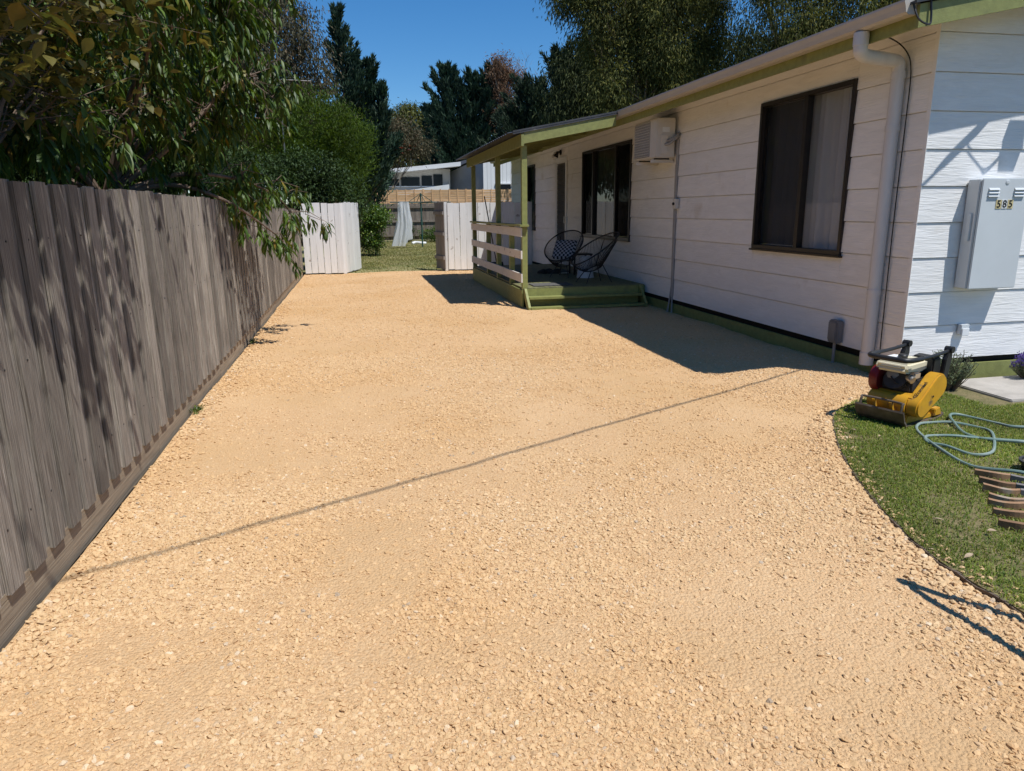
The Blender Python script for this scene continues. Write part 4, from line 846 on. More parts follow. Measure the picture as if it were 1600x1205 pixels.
def cypress(name, label, base, h, rad, nb, per, ln, wd, mat, seed=3, up=.55, low=.12, power=.8, tips=((0,0,1.),), group=None, clr=.02):
    t_ = thing(name, label, 'tree', base, 0, group); B = np.array(base, float); m = MB()
    for (tx, ty, th) in tips: m.tube([base, B+np.array([tx*.5,ty*.5,h*th*.4]), B+np.array([tx,ty,h*th*.97])], [h*.022, h*.014, .012], 8)
    cs = []; ds = []; r = np.random.default_rng(seed)
    for (tx, ty, th) in tips:
        H_ = h*th; k = int(nb*th/len(tips)*1.0)
        for _ in range(k):
            t = low+(1-low)*r.random()**.8; L_ = rad*(1-t)**power*r.uniform(.5,1.3)+.16*rad; az = r.uniform(0,2*np.pi); e = min(1.35, up*r.uniform(.6,1.3)+.45*t)
            d0 = np.array([np.cos(az)*np.cos(e), np.sin(az)*np.cos(e), np.sin(e)]); st = B+np.array([tx*t,ty*t,H_*t]) if t > .4 or True else B
            if r.random() < .25: m.tube([st, st+d0*L_*.9], [.03*(1-t)+.01, .008], 4, False)
            n = max(10, int(per*(.18+L_/rad))); s = r.random(n)**.7; spread = .115*L_*(1.12-s)+.02
            pos = st+d0*(s*L_)[:,None]+r.normal(size=(n,3))*spread[:,None]*np.array([1,1,.55]); pos[:,2] += .10*L_*s**2; cs.append(pos); dd = d0+r.normal(size=(n,3))*.38; dd[:,2] += .3; ds.append(dd)
    c = np.concatenate(cs); d = np.concatenate(ds); V, F = leaf_mesh(c, d, rand_dirs(len(c)), ln, wd, .1)
    m.build('trunk', MAT['bark'], t_, True, world=True); o = link('crown', mesh_np('crown', V, F), MAT[mat], t_, True); tag(o, kind='stuff'); return t_

# peach tree with drooping tufts over the fence
def peach():
    base = (-2.55,7.6,0); t_ = thing('peach_tree', 'peach tree with long drooping leaves overhanging the left paling fence', 'tree', base)
    m = MB(); r = random.Random(21); fork = Vector((-2.35,7.7,1.75)); m.tube([base,(-2.5,7.65,.9),fork],[.10,.08,.06],9)
    ends = []
    limbs = [[(-1.75,7.9,2.25),(-1.30,8.1,2.75),(-1.10,8.25,3.05),(-1.0,8.3,3.5)], [(-1.9,7.2,2.4),(-1.5,6.6,3.0),(-1.3,6.2,3.6)], [(-2.6,7.2,2.6),(-2.5,6.4,3.2),(-2.3,5.7,3.5)], [(-2.9,8.3,2.7),(-2.6,9.2,3.4),(-2.2,9.8,4.1)], [(-1.9,8.6,2.4),(-1.4,9.4,2.7),(-1.0,10.2,2.8)], [(-1.8,8.2,2.0),(-1.35,8.9,2.0),(-1.0,9.6,1.85),(-.82,10.0,1.62)], [(-3.1,7.0,2.4),(-3.2,6.2,2.9),(-2.9,5.3,3.0)], [(-1.9,7.7,2.6),(-1.7,7.9,3.4),(-1.6,8.0,4.2),(-1.5,8.1,4.9)], [(-1.85,8.1,1.9),(-1.35,8.15,1.75),(-1.05,8.6,1.5),(-.86,9.1,1.27)], [(-2.0,8.8,3.0),(-1.6,9.6,3.6),(-1.2,10.3,4.0)], [(-2.4,6.8,2.2),(-2.1,6.0,2.2),(-1.9,5.2,2.2)], [(-1.8,7.4,2.9),(-1.2,7.2,3.4),(-.8,7.1,3.7)], [(-1.8,7.9,3.0),(-1.1,8.1,3.6),(-.75,8.2,4.1)], [(-1.9,8.3,2.6),(-1.3,9.0,3.1),(-.95,9.6,3.2)]]
    for li, pts in enumerate(limbs):
        P = smoothcurve([tuple(fork)]+pts, 4); n = len(P); R_ = [.026*(1-i/(n-1))**1.1+.005 for i in range(n)]; m.tube(P, R_, 7)
        ntw = 24 if li not in (8,) else 6
        for k in range(ntw):
            i = r.randint(n//3, n-1); p = P[i]; d = Vector((r.gauss(.12,1), r.gauss(0,1), r.gauss(.25,.8))).normalized(); L_ = r.uniform(.18,.62)*(1 if li != 8 else .4); e = p+d*L_+Vector((0,0,-.06)); m.tube([p, p+d*L_*.5+Vector((0,0,.04)), e], [.007,.005,.0025], 5, False); ends.append((e, d)); ends.append((p+d*L_*.55, d))
            if r.random() < .5: e2 = p+d*L_*.6+Vector((r.gauss(0,.2),r.gauss(0,.2),r.gauss(.05,.15))); m.tube([p+d*L_*.4,e2],[.006,.003],4,False); ends.append((e2, d))
        for f in (.8,.9,1): ends.append((P[int(f*(n-1))], Vector((0,0,1))))
    for _ in range(320):
        v = Vector((r.gauss(0,1),r.gauss(0,1),r.gauss(0,1))).normalized()*r.uniform(.5,1); e = Vector((-2.15,7.9,3.25))+Vector((v.x*1.1,v.y*2.6,v.z*1.35))
        if e.z > 1.75: ends.append((e, v))
    m.build('trunk', MAT['twig'], t_, True, world=True)
    c = []; d = []
    for e, dr in ends:
        k = r.randint(9,16)
        for j in range(k):
            a = r.uniform(0,6.28); c.append((e.x+r.gauss(0,.02), e.y+r.gauss(0,.02), e.z-.012*j+r.gauss(0,.015))); d.append((math.cos(a)*.7+dr.x*.25, math.sin(a)*.7+dr.y*.25, -.55-r.uniform(0,1.0)))
    c = np.array(c); d = np.array(d)
    # near leaves become objects of their own; the rest is the crown
    key = (c[:,0] > -1.55)*(2.)-np.abs(c[:,1]-8.2)*.25+RNG.random(len(c)); order = np.argsort(-key); near = order[:300]; rest = order[300:]
    def bent(c, d):
        n = len(c); d = d/np.linalg.norm(d,axis=1,keepdims=True); s = np.cross(d, np.array([0,0,1.]))+1e-4; s /= np.linalg.norm(s,axis=1,keepdims=True); u = np.cross(s,d)
        l = RNG.uniform(.11,.20,n)[:,None]; w = l*.20; m1 = c+d*l*.33+u*l*.06; m2 = c+d*l*.68+u*l*.04; tip = c+d*l-u*l*.10
        V = np.stack([c, m1+s*w*.5, m1-s*w*.5, m1-u*w*.14, m2+s*w*.42, m2-s*w*.42, m2-u*w*.14, tip],1)
        F = np.array([(0,1,3),(0,3,2),(1,4,6),(1,6,3),(3,6,5),(3,5,2),(4,7,6),(6,7,5)]); i = np.arange(n)*8
        return V.reshape(-1,3), (F[None]+i[:,None,None]).reshape(-1,3)
    V, F = bent(c[rest], d[rest]); o = link('crown', mesh_np('crown',V,F), MAT['lf_peach'], t_, True); tag(o, kind='stuff')
    lm = []
    for k in range(6):
        V, F = bent(np.zeros((1,3)), np.array([[.45+.1*k,0,-.7]])); me = mesh_np('leaf',V,F); me.materials.append(MAT['lf_peach']); lm.append(me)
    inv = wm(t_).inverted()
    for q_, i in enumerate(near):
        o = bpy.data.objects.new('leaf', lm[q_ % 6]); C.objects.link(o); o.parent = t_; o.matrix_parent_inverse = inv; o.location = c[i]; o.rotation_euler = (r.uniform(-.3,.3), r.uniform(-.3,.3), math.atan2(d[i][1],d[i][0])); s = r.uniform(.8,1.25); o.scale = (s,s,s)
peach()

# broad leaved shrub nearest the camera, over the fence top left
def near_shrub():
    base = (-2.1,4.1,0); t_ = thing('broadleaf_shrub', 'olive brown broad leaved shrub leaning over the near end of the paling fence', 'shrub', base); m = MB(); r = random.Random(5)
    ends = []
    for (ex,ey,ez) in ((-1.6,5.3,3.0),(-1.55,4.6,3.3),(-1.9,5.9,2.75),(-1.5,3.6,3.3),(-1.25,3.0,3.2),(-1.3,4.0,3.9),(-1.8,5.0,3.9),(-2.1,4.6,2.5),(-1.2,2.2,3.1),(-1.0,3.4,3.6),(-1.05,2.6,3.5),(-1.7,5.6,3.5),(-1.85,5.2,2.35),(-2.0,5.6,3.1),(-2.2,6.3,3.3),(-2.3,6.6,2.8),(-2.0,5.0,2.9),(-2.2,5.6,2.5),(-1.75,4.5,2.75),(-1.2,2.9,2.95),(-1.0,2.9,3.25),(-1.25,3.5,2.9),(-1.0,3.6,3.3),(-1.1,2.3,3.0),(-.9,2.5,3.5),(-1.3,1.8,2.8)):
        md = (Vector(base)+Vector((ex,ey,ez)))/2+Vector((-.15,0,.45)); P = smoothcurve([base,tuple(md),(ex,ey,ez)],5); n = len(P); m.tube(P,[.020*(1-i/(n-1))+.004 for i in range(n)],6)
        for k in range(26):
            e = Vector((ex,ey,ez))+Vector((r.gauss(0,.27),r.gauss(0,.36),r.gauss(0,.24)))
            if r.random() < .3: m.tube([P[r.randint(n*2//3,n-1)],e],[.004,.002],4,False)
            ends.append(e)
    m.build('trunk', MAT['twig'], t_, True, world=True); c = []; d = []
    for e in ends:
        for j in range(r.randint(7,12)):
            c.append((e.x+r.gauss(0,.06),e.y+r.gauss(0,.06),e.z+r.gauss(0,.05))); a = r.uniform(0,6.28); d.append((math.cos(a),math.sin(a),r.uniform(-1.0,.2)))
    c = np.array(c); d = np.array(d); ok = ~((c[:,0] > -1.3) & (c[:,1] > 4.4) & (c[:,2] < 2.2)) & (c[:,0] < -.62+RNG.normal(size=len(c))*.05) & ~((c[:,1] < 2.9) & (c[:,0] > -.85)); c = c[ok]; d = d[ok]
    def broad(c, d):
        n = len(c); d = d/np.linalg.norm(d,axis=1,keepdims=True); s = np.cross(d,np.array([0,0,1.])+RNG.normal(size=(n,3))*.25); s /= np.linalg.norm(s,axis=1,keepdims=True); u = np.cross(s,d); l = RNG.uniform(.06,.12,n)[:,None]; w = l*.55
        ks = [(.10,.16),(.24,.40),(.42,.50),(.60,.44),(.78,.27),(.91,.11)]; up = lambda t: u*l*(.06*math.sin(math.pi*t)-.12*t*t)
        pts = [c]+[c+d*l*t+s*w*h+up(t)+u*w*.10*h for t, h in ks]+[c+d*l+up(1.)]+[c+d*l*t-s*w*h+up(t)+u*w*.10*h for t, h in reversed(ks)]+[c+d*l*.5+up(.5)-u*l*.02]
        k = len(pts)-1; V = np.stack(pts,1); F = np.array([(q0,(q0+1)%k,k) for q0 in range(k)]); return V.reshape(-1,3), (F[None]+(np.arange(n)*(k+1))[:,None,None]).reshape(-1,3)
    vis = np.argsort(-(c[:,1]-.4*np.abs(c[:,2]-2.7)+RNG.random(len(c))*.6))[:260]; rest = np.setdiff1d(np.arange(len(c)), vis)
    V, F = broad(c[rest], d[rest]); tag(link('crown', mesh_np('crown',V,F), MAT['lf_broad'], t_, True), kind='stuff'); lm = []
    for k in range(6):
        V, F = broad(np.zeros((1,3)), np.array([[.8,0,-.6+.15*k]])); me = mesh_np('leaf',V,F); me.materials.append(MAT['lf_broad']); lm.append(me)
    inv = wm(t_).inverted()
    for q_, i in enumerate(vis):
        o = bpy.data.objects.new('leaf', lm[q_ % 6]); C.objects.link(o); o.parent = t_; o.matrix_parent_inverse = inv; o.location = c[i]; o.rotation_euler = (r.uniform(-.4,.4), r.uniform(-.4,.4), math.atan2(d[i][1],d[i][0])); s = r.uniform(.8,1.3); o.scale = (s,s,s)
near_shrub()

# dark evergreens behind the fence
tree('dark_shrub', 'dark evergreen shrub filling the gap behind the near fence palings', 'shrub', (-3.6,6.5,0), (-3.5,6.6,2.4), .08, [(-3.4,6.2,2.4,1.0,1.4,1.0),(-3.6,8.2,2.7,1.0,1.5,1.3),(-3.6,6.8,3.8,1.0,1.5,1.0),(-3.5,5.0,2.2,.8,1.0,.8)], 420, 26, .16, .11, .045, 'lf_dark', droop=.45, seed=2)
tree('dark_shrub', 'dark evergreen shrub behind the fence beneath the peach tree', 'shrub', (-3.4,11.5,0), (-3.4,11.5,2.6), .08, [(-3.2,10.4,2.4,1.1,1.6,1.2),(-3.2,12.6,2.8,1.2,1.6,1.3),(-3.6,11.5,4.2,1.2,1.8,1.1)], 420, 26, .17, .12, .05, 'lf_dark', droop=.4, seed=4)
tree('bay_shrub', 'glossy dark green bay shrub rising above the white gate panel', 'shrub', (-1.4,21.3,0), (-1.3,21.4,1.8), .09, [(-1.9,20.9,2.1,1.2,1.0,1.0),(-.6,21.6,2.0,1.0,1.0,1.0),(-1.3,21.3,2.7,1.0,1.0,.7),(-2.7,19.5,2.2,1.0,1.6,1.0)], 700, 30, .15, .10, .042, 'lf_dark', droop=.15, seed=6)
tree('fine_leaved_bush', 'bright green fine leaved rounded bush behind the gate', 'shrub', (-.9,25.0,0), (-.9,25,3), .12, [(-1.2,25,4.2,1.5,1.2,1.2),(-.1,25,3.7,1.0,1.1,1.1),(-2.0,25.2,3.5,1.2,1.2,1.2),(-.9,24.6,2.8,1.6,1.0,1.0)], 900, 46, .17, .11, .022, 'lf_fine', droop=-.7, out=.5, seed=7)
tree('gum_tree', 'brownish grey gum tree with dense crown rising left of the sky', 'tree', (-4.0,29,0), (-3.9,29,7.5), .28, [(-4.0,29,9.2,2.3,2.0,2.6),(-2.7,29,7.2,1.9,1.8,2.4),(-5.5,29,7.0,2.0,2.0,2.4),(-3.2,29,5.0,2.2,2.0,1.7),(-1.7,29.3,5.3,1.5,1.3,1.6),(-6.5,28,5,2,2,2)], 430, 270, .33, .14, .044, 'lf_gum_brown', droop=.8, seed=8)
cypress('cypress_tree', 'tall dark pointed cypress left of the open sky', (.15,35,0), 10.0, 2.5, 300, 230, .26, .06, 'lf_cypress', seed=3, up=.75, power=.8, tips=((-.35,0,1.),(1.0,.2,.80),(1.5,-.2,.68),(.3,.2,.82)))
tree('loose_shrub_tree', 'loose olive brown small tree with a few red blossoms before the far roof', 'tree', (1.6,46,0), (1.9,46,4.4), .1, [(2.2,46,6.0,1.3,1.2,1.3),(3.3,46.5,6.0,1.2,1.2,1.3),(1.6,46,5.0,1.1,1.2,1.2),(1.0,46,3.6,1.0,1.0,1.2),(4.2,46.5,5.6,.8,.9,.8)], 420, 30, .26, .17, .06, 'lf_gum_brown', bark='pale_bark', droop=.3, seed=9, twigs=4)
t_ = thing('red_blossom', 'cluster of red blossom in the loose tree beside the cypress', 'blossom', (2.3,45.4,5.0)); m = MB()
c = np.array([(2.2,45.3,5.35)])+RNG.normal(size=(260,3))*np.array([.5,.2,.16]); V, F = leaf_mesh(c, rand_dirs(260), rand_dirs(260), .13, .06); tag(link('petals', mesh_np('petals',V,F), MAT['lf_red'], t_, True), kind='stuff'); MB().tube([(1.6,45.4,4.9),(2.7,45.4,5.4)],.015,5).build('twig', MAT['twig'], t_, world=True)
tree('distant_gum', 'small distant gum tree against the sky between the cypresses', 'tree', (6.2,82,0), (6.4,82,9), .3, [(6.6,82,11.0,2.4,2,2.2),(4.2,82,9.4,2.2,2,2.2),(9.0,83,8.6,2.2,2,2.0),(6.0,82,7.0,3.8,2,2.0)], 700, 30, .38, .36, .12, 'lf_gum', droop=.5, seed=10)
cypress('cypress_tree', 'broad dark cypress with several upswept tips right of the sky', (11.2,70,0), 14.0, 5.4, 300, 260, .50, .11, 'lf_cypress', seed=13, up=.62, power=.7, tips=((-2.2,0,.98),(.3,.3,.96),(2.4,0,1.0),(-3.6,0,.72)))
tree('rusty_tree', 'thin reddish brown tree with bare twigs at its top', 'tree', (14.6,68,0), (14.6,68,12.6), .2, [(13.9,68,13.8,1.2,1.3,1.9),(15.2,68,12.5,1.5,1.5,2.1),(14.4,68,10.2,1.6,1.5,2.3),(15.0,68,7.8,1.8,1.5,1.8)], 420, 30, .32, .24, .075, 'lf_rust', bark='pale_bark', droop=.5, seed=12, twigs=9)
t_ = thing('bare_tree', 'bare twiggy branches standing above the rusty tree', 'tree', (17.0,69,0)); m = MB(); r = random.Random(3)
def twg(p, d, L_, rad, lv):
    e = p+d*L_; m.tube([p, p+d*L_*.5+Vector((r.gauss(0,.04),0,r.gauss(0,.04)))*L_, e],[rad,rad*.75,rad*.5],4,False)
    if lv < 4:
        for _ in range(3): twg(p+d*L_*r.uniform(.55,1), (d+Vector((r.gauss(0,.5),r.gauss(0,.5),r.gauss(.12,.35)))).normalized(), L_*r.uniform(.55,.78), rad*.5, lv+1)
m.tube([(17.0,69,0),(16.9,69,6),(16.8,69,11)],[.2,.15,.09],6); twg(Vector((16.8,69,11)), Vector((.05,0,1)), 2.4, .07, 0); twg(Vector((16.9,69,10)), Vector((-.5,0,.85)), 2.3, .06, 0); twg(Vector((16.85,69,10.5)), Vector((.55,0,.8)), 2.2, .06, 0)
m.build('branches', MAT['pale_bark'], t_, world=True)
cypress('cypress_tree', 'very dark dense cypress standing behind the porch roof', (17.6,62,0), 14.2, 6.2, 340, 260, .46, .11, 'lf_cypress2', seed=17, up=.45, power=.6, tips=((-2.2,0,.78),(.6,0,.96),(3.4,.5,1.0),(-3.6,0,.6)))
tree('gum_tree', 'tall gum tree with sunlit hanging leaves behind the house roof', 'tree', (12.6,31,0), (12.4,31,9), .34, [(10.9,31,10.0,1.9,2,2.6),(10.2,31.5,11.3,1.5,2,2.0),(13.3,29.5,8.8,2.2,1.6,2.2),(12.4,30,6.4,2.4,1.6,1.8),(14.6,30,7.0,1.6,1.6,2.0),(14.5,31,11,2.2,2,2.2)], 230, 400, .36, .17, .034, 'lf_gum', bark='pale_bark', droop=.7, seed=14, shell=.55, cz=1.15, twigs=6)
tree('gum_tree', 'dark spreading gum tree with pale limbs and sky gaps above the gutter', 'tree', (18.5,28,0), (17.8,28,8), .32, [(16.6,27,9.6,1.6,1.6,1.8),(18.0,27,7.4,1.9,1.6,1.7),(20.0,27,9.6,2.0,1.8,2.2),(16.2,28,6.0,1.7,1.5,1.6),(22.5,27,8.8,2.0,1.8,2.2),(19.5,28,11.8,2.4,2,1.8),(16.0,28,11.8,1.4,1.6,1.4)], 200, 330, .36, .17, .036, 'lf_gum', bark='pale_bark', droop=.7, seed=15, shell=.4, cz=1.15, twigs=7)
tree('gum_tree', 'dark gum tree crown behind the tall sunlit gum', 'tree', (15.5,38,0), (15.2,38,9), .3, [(14.5,38,9.5,2.6,2,2.8),(12.4,38,7.2,2.4,2,2.6),(16.6,38,12.2,2.6,2,2.4),(16.5,38,7.4,2.4,2,2.6),(20,38,9,2.6,2,2.7),(24,38,9,2.6,2,2.7)], 900, 60, .42, .26, .06, 'lf_gum_dark', droop=.9, seed=16)
tree('evergreen_tree', 'tall dark evergreen behind the near shrub, past the left fence', 'tree', (-6.4,11,0), (-6.3,11,4.5), .2, [(-6.2,9.6,4.6,1.6,1.8,1.8),(-6.4,12.2,5.2,1.7,2.0,2.0),(-6.4,11,7.2,1.6,2.0,1.6),(-6.0,8,3.4,1.4,1.6,1.4),(-6.2,14,3.6,1.5,1.6,1.6)], 900, 34, .26, .20, .08, 'lf_dark', droop=.5, seed=31)
tree('evergreen_tree', 'tall dark evergreen further along behind the left fence', 'tree', (-6.6,20,0), (-6.5,20,5), .2, [(-6.4,17.8,4.8,1.7,2.0,2.0),(-6.6,21,6.0,1.8,2.2,2.2),(-6.4,24,5.0,1.7,2.0,2.2),(-6.4,20,8.2,1.6,2.2,1.6),(-6.2,22.5,3,1.5,2,1.6)], 1000, 34, .28, .22, .085, 'lf_dark', droop=.5, seed=32)
tree('evergreen_tree', 'tall dark evergreen at the far left behind the brown gum', 'tree', (-8.5,40,0), (-8.4,40,6), .25, [(-8.0,36,6.0,2.2,3.0,2.8),(-8.5,42,7.0,2.2,3.0,3.0),(-8.5,47,6.0,2.2,3.0,2.6),(-8.3,39,10,2.0,3,2.2)], 900, 34, .36, .28, .11, 'lf_dark', droop=.5, seed=33)
tree('evergreen_tree', 'dark evergreen farthest back on the left side', 'tree', (-10,60,0), (-9.8,60,6), .25, [(-9.5,54,6.0,2.2,3.4,3.4),(-10,61,7.0,2.4,3.4,4.0),(-10,68,6.0,2.4,3.4,3.6)], 600, 34, .42, .34, .13, 'lf_dark', droop=.5, seed=34)
# back yard plants
tree('lemon_bush', 'rounded glossy green bush just inside the open gate', 'shrub', (.72,27.4,0), (.72,27.4,.9), .05, [(.58,27.4,.75,.48,.5,.72),(.72,27.4,1.35,.42,.5,.50),(.98,27.2,1.40,.34,.4,.34)], 300, 24, .09, .085, .04, 'lf_hedge', droop=.1, seed=18)
tree('low_shrub', 'low green shrub at the foot of the back fence right of clothes line', 'shrub', (4.3,38.6,0), (4.3,38.6,.4), .03, [(4.0,38.6,.42,.8,.4,.40),(4.9,38.6,.40,.7,.4,.38)], 130, 22, .10, .10, .04, 'lf_hedge', seed=19)
tree('low_shrub', 'small dark shrub against the back fence behind the netting', 'shrub', (2.75,38.9,0), (2.75,38.9,.6), .03, [(2.7,38.9,.65,.38,.3,.6)], 60, 22, .10, .10, .04, 'lf_dark', seed=20)
# lavender beside the gable, weeds at fence foot
def lavender(label, loc, r0, h, mat, flower=None, seed=1, ns=70):
    t_ = thing('lavender_bush', label, 'plant', loc); m = MB(); r = random.Random(seed); c = []; d = []; fc = []
    for i in range(ns):
        a = r.uniform(0,6.28); q_ = r.random()**.6; e = Vector((math.cos(a)*r0*q_, math.sin(a)*r0*q_, h*r.uniform(.6,1.05)*(1-.35*q_*q_))); m.tube([(e.x*.25,e.y*.25,0),(e.x*.7,e.y*.7,e.z*.55),e],[.003,.0025,.0015],4,False)
        for k in range(22):
            t = r.uniform(.2,1); p = Vector((e.x*t**.8,e.y*t**.8,e.z*t)); c.append(p); d.append((r.gauss(0,.8),r.gauss(0,.8),r.uniform(.2,1.2)))
        if flower:
            for k in range(10): fc.append(e+Vector((r.gauss(0,.006),r.gauss(0,.006),r.uniform(0,.06))))
    m.build('stems', MAT['twig'], t_); V, F = leaf_mesh(np.array(c), np.array(d), rand_dirs(len(c)), .035, .006); tag(link('crown', mesh_np('crown',V,F), MAT[mat], t_), kind='stuff')
    if flower: V, F = leaf_mesh(np.array(fc), rand_dirs(len(fc)), rand_dirs(len(fc)), .02, .012); tag(link('flowers', mesh_np('flowers',V,F), MAT[flower], t_), kind='stuff')
lavender('grey green lavender bush at the house corner behind the compactor', (5.06,5.12,.0), .22, .38, 'lf_lav', None, 2, 130)
lavender('purple flowering lavender against the green base board', (6.0,5.2,.03), .14, .22, 'lf_lav', 'lf_purple', 3, 60)
for k, (x_, y_) in enumerate(((-1.36,9.3),(-1.37,6.05))):
    t_ = thing('weed', ('tiny green weed at the fence foot under the peach branch','tiny green weed at the fence foot halfway along the near palings')[k], 'weed', (x_,y_,0)); c = RNG.normal(size=(90,3))*np.array([.018,.045,.010])+np.array([0,0,.025]); d = rand_dirs(90); d[:,2] = np.abs(d[:,2]); V, F = leaf_mesh(c, d, rand_dirs(90), .028, .010); link('leaves', mesh_np('leaves',V,F), MAT['lf_hedge'], t_)

# ------------------------------------------------------------------ plate compactor
pc = thing('plate_compactor', 'yellow plate compactor with folded black handle parked at the lawn edge', 'compactor', (4.02,4.475,.014), math.atan2(-.34,-.94)); pc.scale = (.95,.95,.92)
hw = .20; prof = [(-.28,.035),(-.25,.012),(-.20,0),(.20,0),(.25,.015),(.285,.05),(.305,.10),(.315,.13)]
m = MB(); n = len(prof); vs = []
for yy in (-hw, hw):
    for (x_, z) in prof: vs.append((x_,yy,z))
    for (x_, z) in reversed(prof): vs.append((x_-.006 if x_ > .2 else x_, yy, z+.014))
n2 = 2*n; m.add(vs, [tuple(range(n2))[::-1], tuple(range(n2,2*n2))]+[(i,(i+1)%n2,n2+(i+1)%n2,n2+i) for i in range(n2)]); m.build('base_plate', MAT['rust'], pc)
MB().tube(smoothcurve([(.30,-.165,.12),(.285,-.165,.185),(.27,-.14,.20),(.27,.14,.20),(.285,.165,.185),(.30,.165,.12)],5),.010,8).build('front_bar', MAT['rust'], pc, True)
for yy in (-.07,.07): MB().bar((.20,yy,.02),(.275,yy,.195),.022,.02).build('lug', MAT['yellow'], pc)
m = MB(); m.prism([(.215,.014),(.19,.085),(.10,.10),(.04,.075),(-.15,.06),(-.21,.014)],-.165,.165,lambda u,v,w:(u,w,v)); m.build('exciter_housing', MAT['yellow'], pc, bevel=.008)
for yy in (-.12,0,.12): MB().lathe([(.012,0),(.012,.012),(.007,.018)],8,Matrix.Translation((.225,yy,.02))).build('bolt', MAT['chrome'], pc)
m = MB(); m.prism([(.17,.195),(.17,.225),(.12,.25),(-.20,.235),(-.20,.16),(.10,.17)],-.175,.175,lambda u,v,w:(u,w,v)); m.build('engine_deck', MAT['yellow'], pc, bevel=.01)
for sx in (-.14,.14):
    for yy in (-.13,.13): MB().lathe([(.025,0),(.03,.04),(.025,.09)],10,Matrix.Translation((sx,yy,.085))).build('rubber_mount', MAT['black'], pc, True)
# engine
m = MB(); m.box(-.13,.10,-.13,.12,.245,.36); m.build('crankcase', MAT['engine'], pc, bevel=.015)
MB().tube([(.0,.0,.30),(.13,.0,.36)],[.085,.07],14).build('cylinder', MAT['engine'], pc, True)
m = MB()
for k in range(5): m.tube([(.03+k*.024,.0,.314+k*.011),(.036+k*.024,.0,.317+k*.011)], .092, 14)
m.build('cooling_fins', MAT['engine'], pc)
MB().lathe([(.05,0),(.055,.02),(.03,.035)],14,Matrix.Translation((.10,-.03,.37)) @ Matrix.Rotation(math.pi/2,4,'Y')).build('spark_plug_cover', MAT['grey_plastic'], pc, True)
MB().tube(smoothcurve([(.14,-.03,.37),(.16,.03,.33),(.08,.10,.30)],5), .006, 6).build('lead', MAT['black'], pc, True)
MB().tube([(.13,-.165,.16),(.13,.14,.16)],.082,20).build('exciter_tube', MAT['yellow'], pc, True)
rm = Matrix.Translation((.06,-.13,.325)) @ Matrix.Rotation(math.pi/2,4,'X'); MB().lathe([(.12,-.01),(.126,.02),(.112,.065),(.06,.085),(.02,.088)],24,rm).build('recoil_cover', MAT['red'], pc, True)
MB().lathe([(.03,0),(.03,.02),(.015,.03)],12,rm @ Matrix.Translation((0,0,.085))).build('pull_boss', MAT['black'], pc, True)
m = MB(); m.prism([(.17,.415),(.185,.455),(.16,.50),(-.13,.51),(-.16,.47),(-.15,.415),(0,.395)],-.15,.11,lambda u,v,w:(u,w,v)); tk = m.build('fuel_tank', MAT['cream'], pc, bevel=.022)
MB().lathe([(.035,0),(.037,.02),(.03,.03)],16,Matrix.Translation((0,-.03,.508))).build('fuel_cap', MAT['black'], tk, True)
MB().box(.09,.178,-.10,.06,.461,.463,Matrix.Rotation(0,4,'Y')).build('tank_label', MAT['meter'], tk)
MB().box(-.06,.10,-.135,-.02,.5105,.513).build('warning_sticker', MAT['far_white'], tk)
m = MB(); m.prism([(-.13,.30),(-.10,.40),(-.11,.52),(-.21,.53),(-.23,.42),(-.20,.30)],-.02,.16,lambda u,v,w:(u,w,v)); m.build('air_filter', MAT['black'], pc, bevel=.012)
m = MB(); m.tube(smoothcurve([(.06,.05,.36),(.10,.09,.37),(.11,.13,.36)],5),.03,10); m.build('muffler', MAT['chrome'], pc, True)
MB().box(.0,.09,.06,.13,.36,.42).build('carburettor', MAT['chrome'], pc, bevel=.01)
# belt guard: stadium along a slanted line on the near side
def stadium(cx1,cz1,r1,cx2,cz2,r2,n=14):
    a0 = math.atan2(cz2-cz1,cx2-cx1); L_ = math.hypot(cx2-cx1,cz2-cz1); al = math.acos((r1-r2)/L_); out = []
    for i in range(n+1): a = a0+al+(2*math.pi-2*al)*i/n; out.append((cx1+r1*math.cos(a), cz1+r1*math.sin(a)))
    for i in range(n+1): a = a0-al+2*al*i/n; out.append((cx2+r2*math.cos(a), cz2+r2*math.sin(a)))
    return out
st = stadium(.11,.155,.085,-.10,.305,.105); m = MB(); m.prism(st,.135,.235,lambda u,v,w:(u,w,v)); bgd = m.build('belt_guard', MAT['yellow'], pc, True, bevel=.012)
MB().lathe([(.008,0),(.008,.004)],10,Matrix.Translation((-.01,.2365,.235)) @ Matrix.Rotation(-math.pi/2,4,'X')).build('guard_bolt', MAT['ink'], bgd)
me = text_mesh('Crommelins', .042, .0006); o = link('lettering', me, MAT['ink'], bgd); sl_ = math.atan2(.305-.155, -.21); nx_, nz_ = math.sin(.62), math.cos(.62)
dv = Vector((-.21,0,.15)).normalized(); nv = Vector((.15,0,.21)).normalized(); tv = dv.cross(nv)  # along belt, outward normal
X_ = dv; Z_ = nv; Y_ = Z_.cross(X_); mm = Matrix((X_,Y_,Z_)).transposed().to_4x4(); mm.translation = Vector((.005,.185,.23))+nv*.0995+Vector((0,0,.0)); o.matrix_local = mm
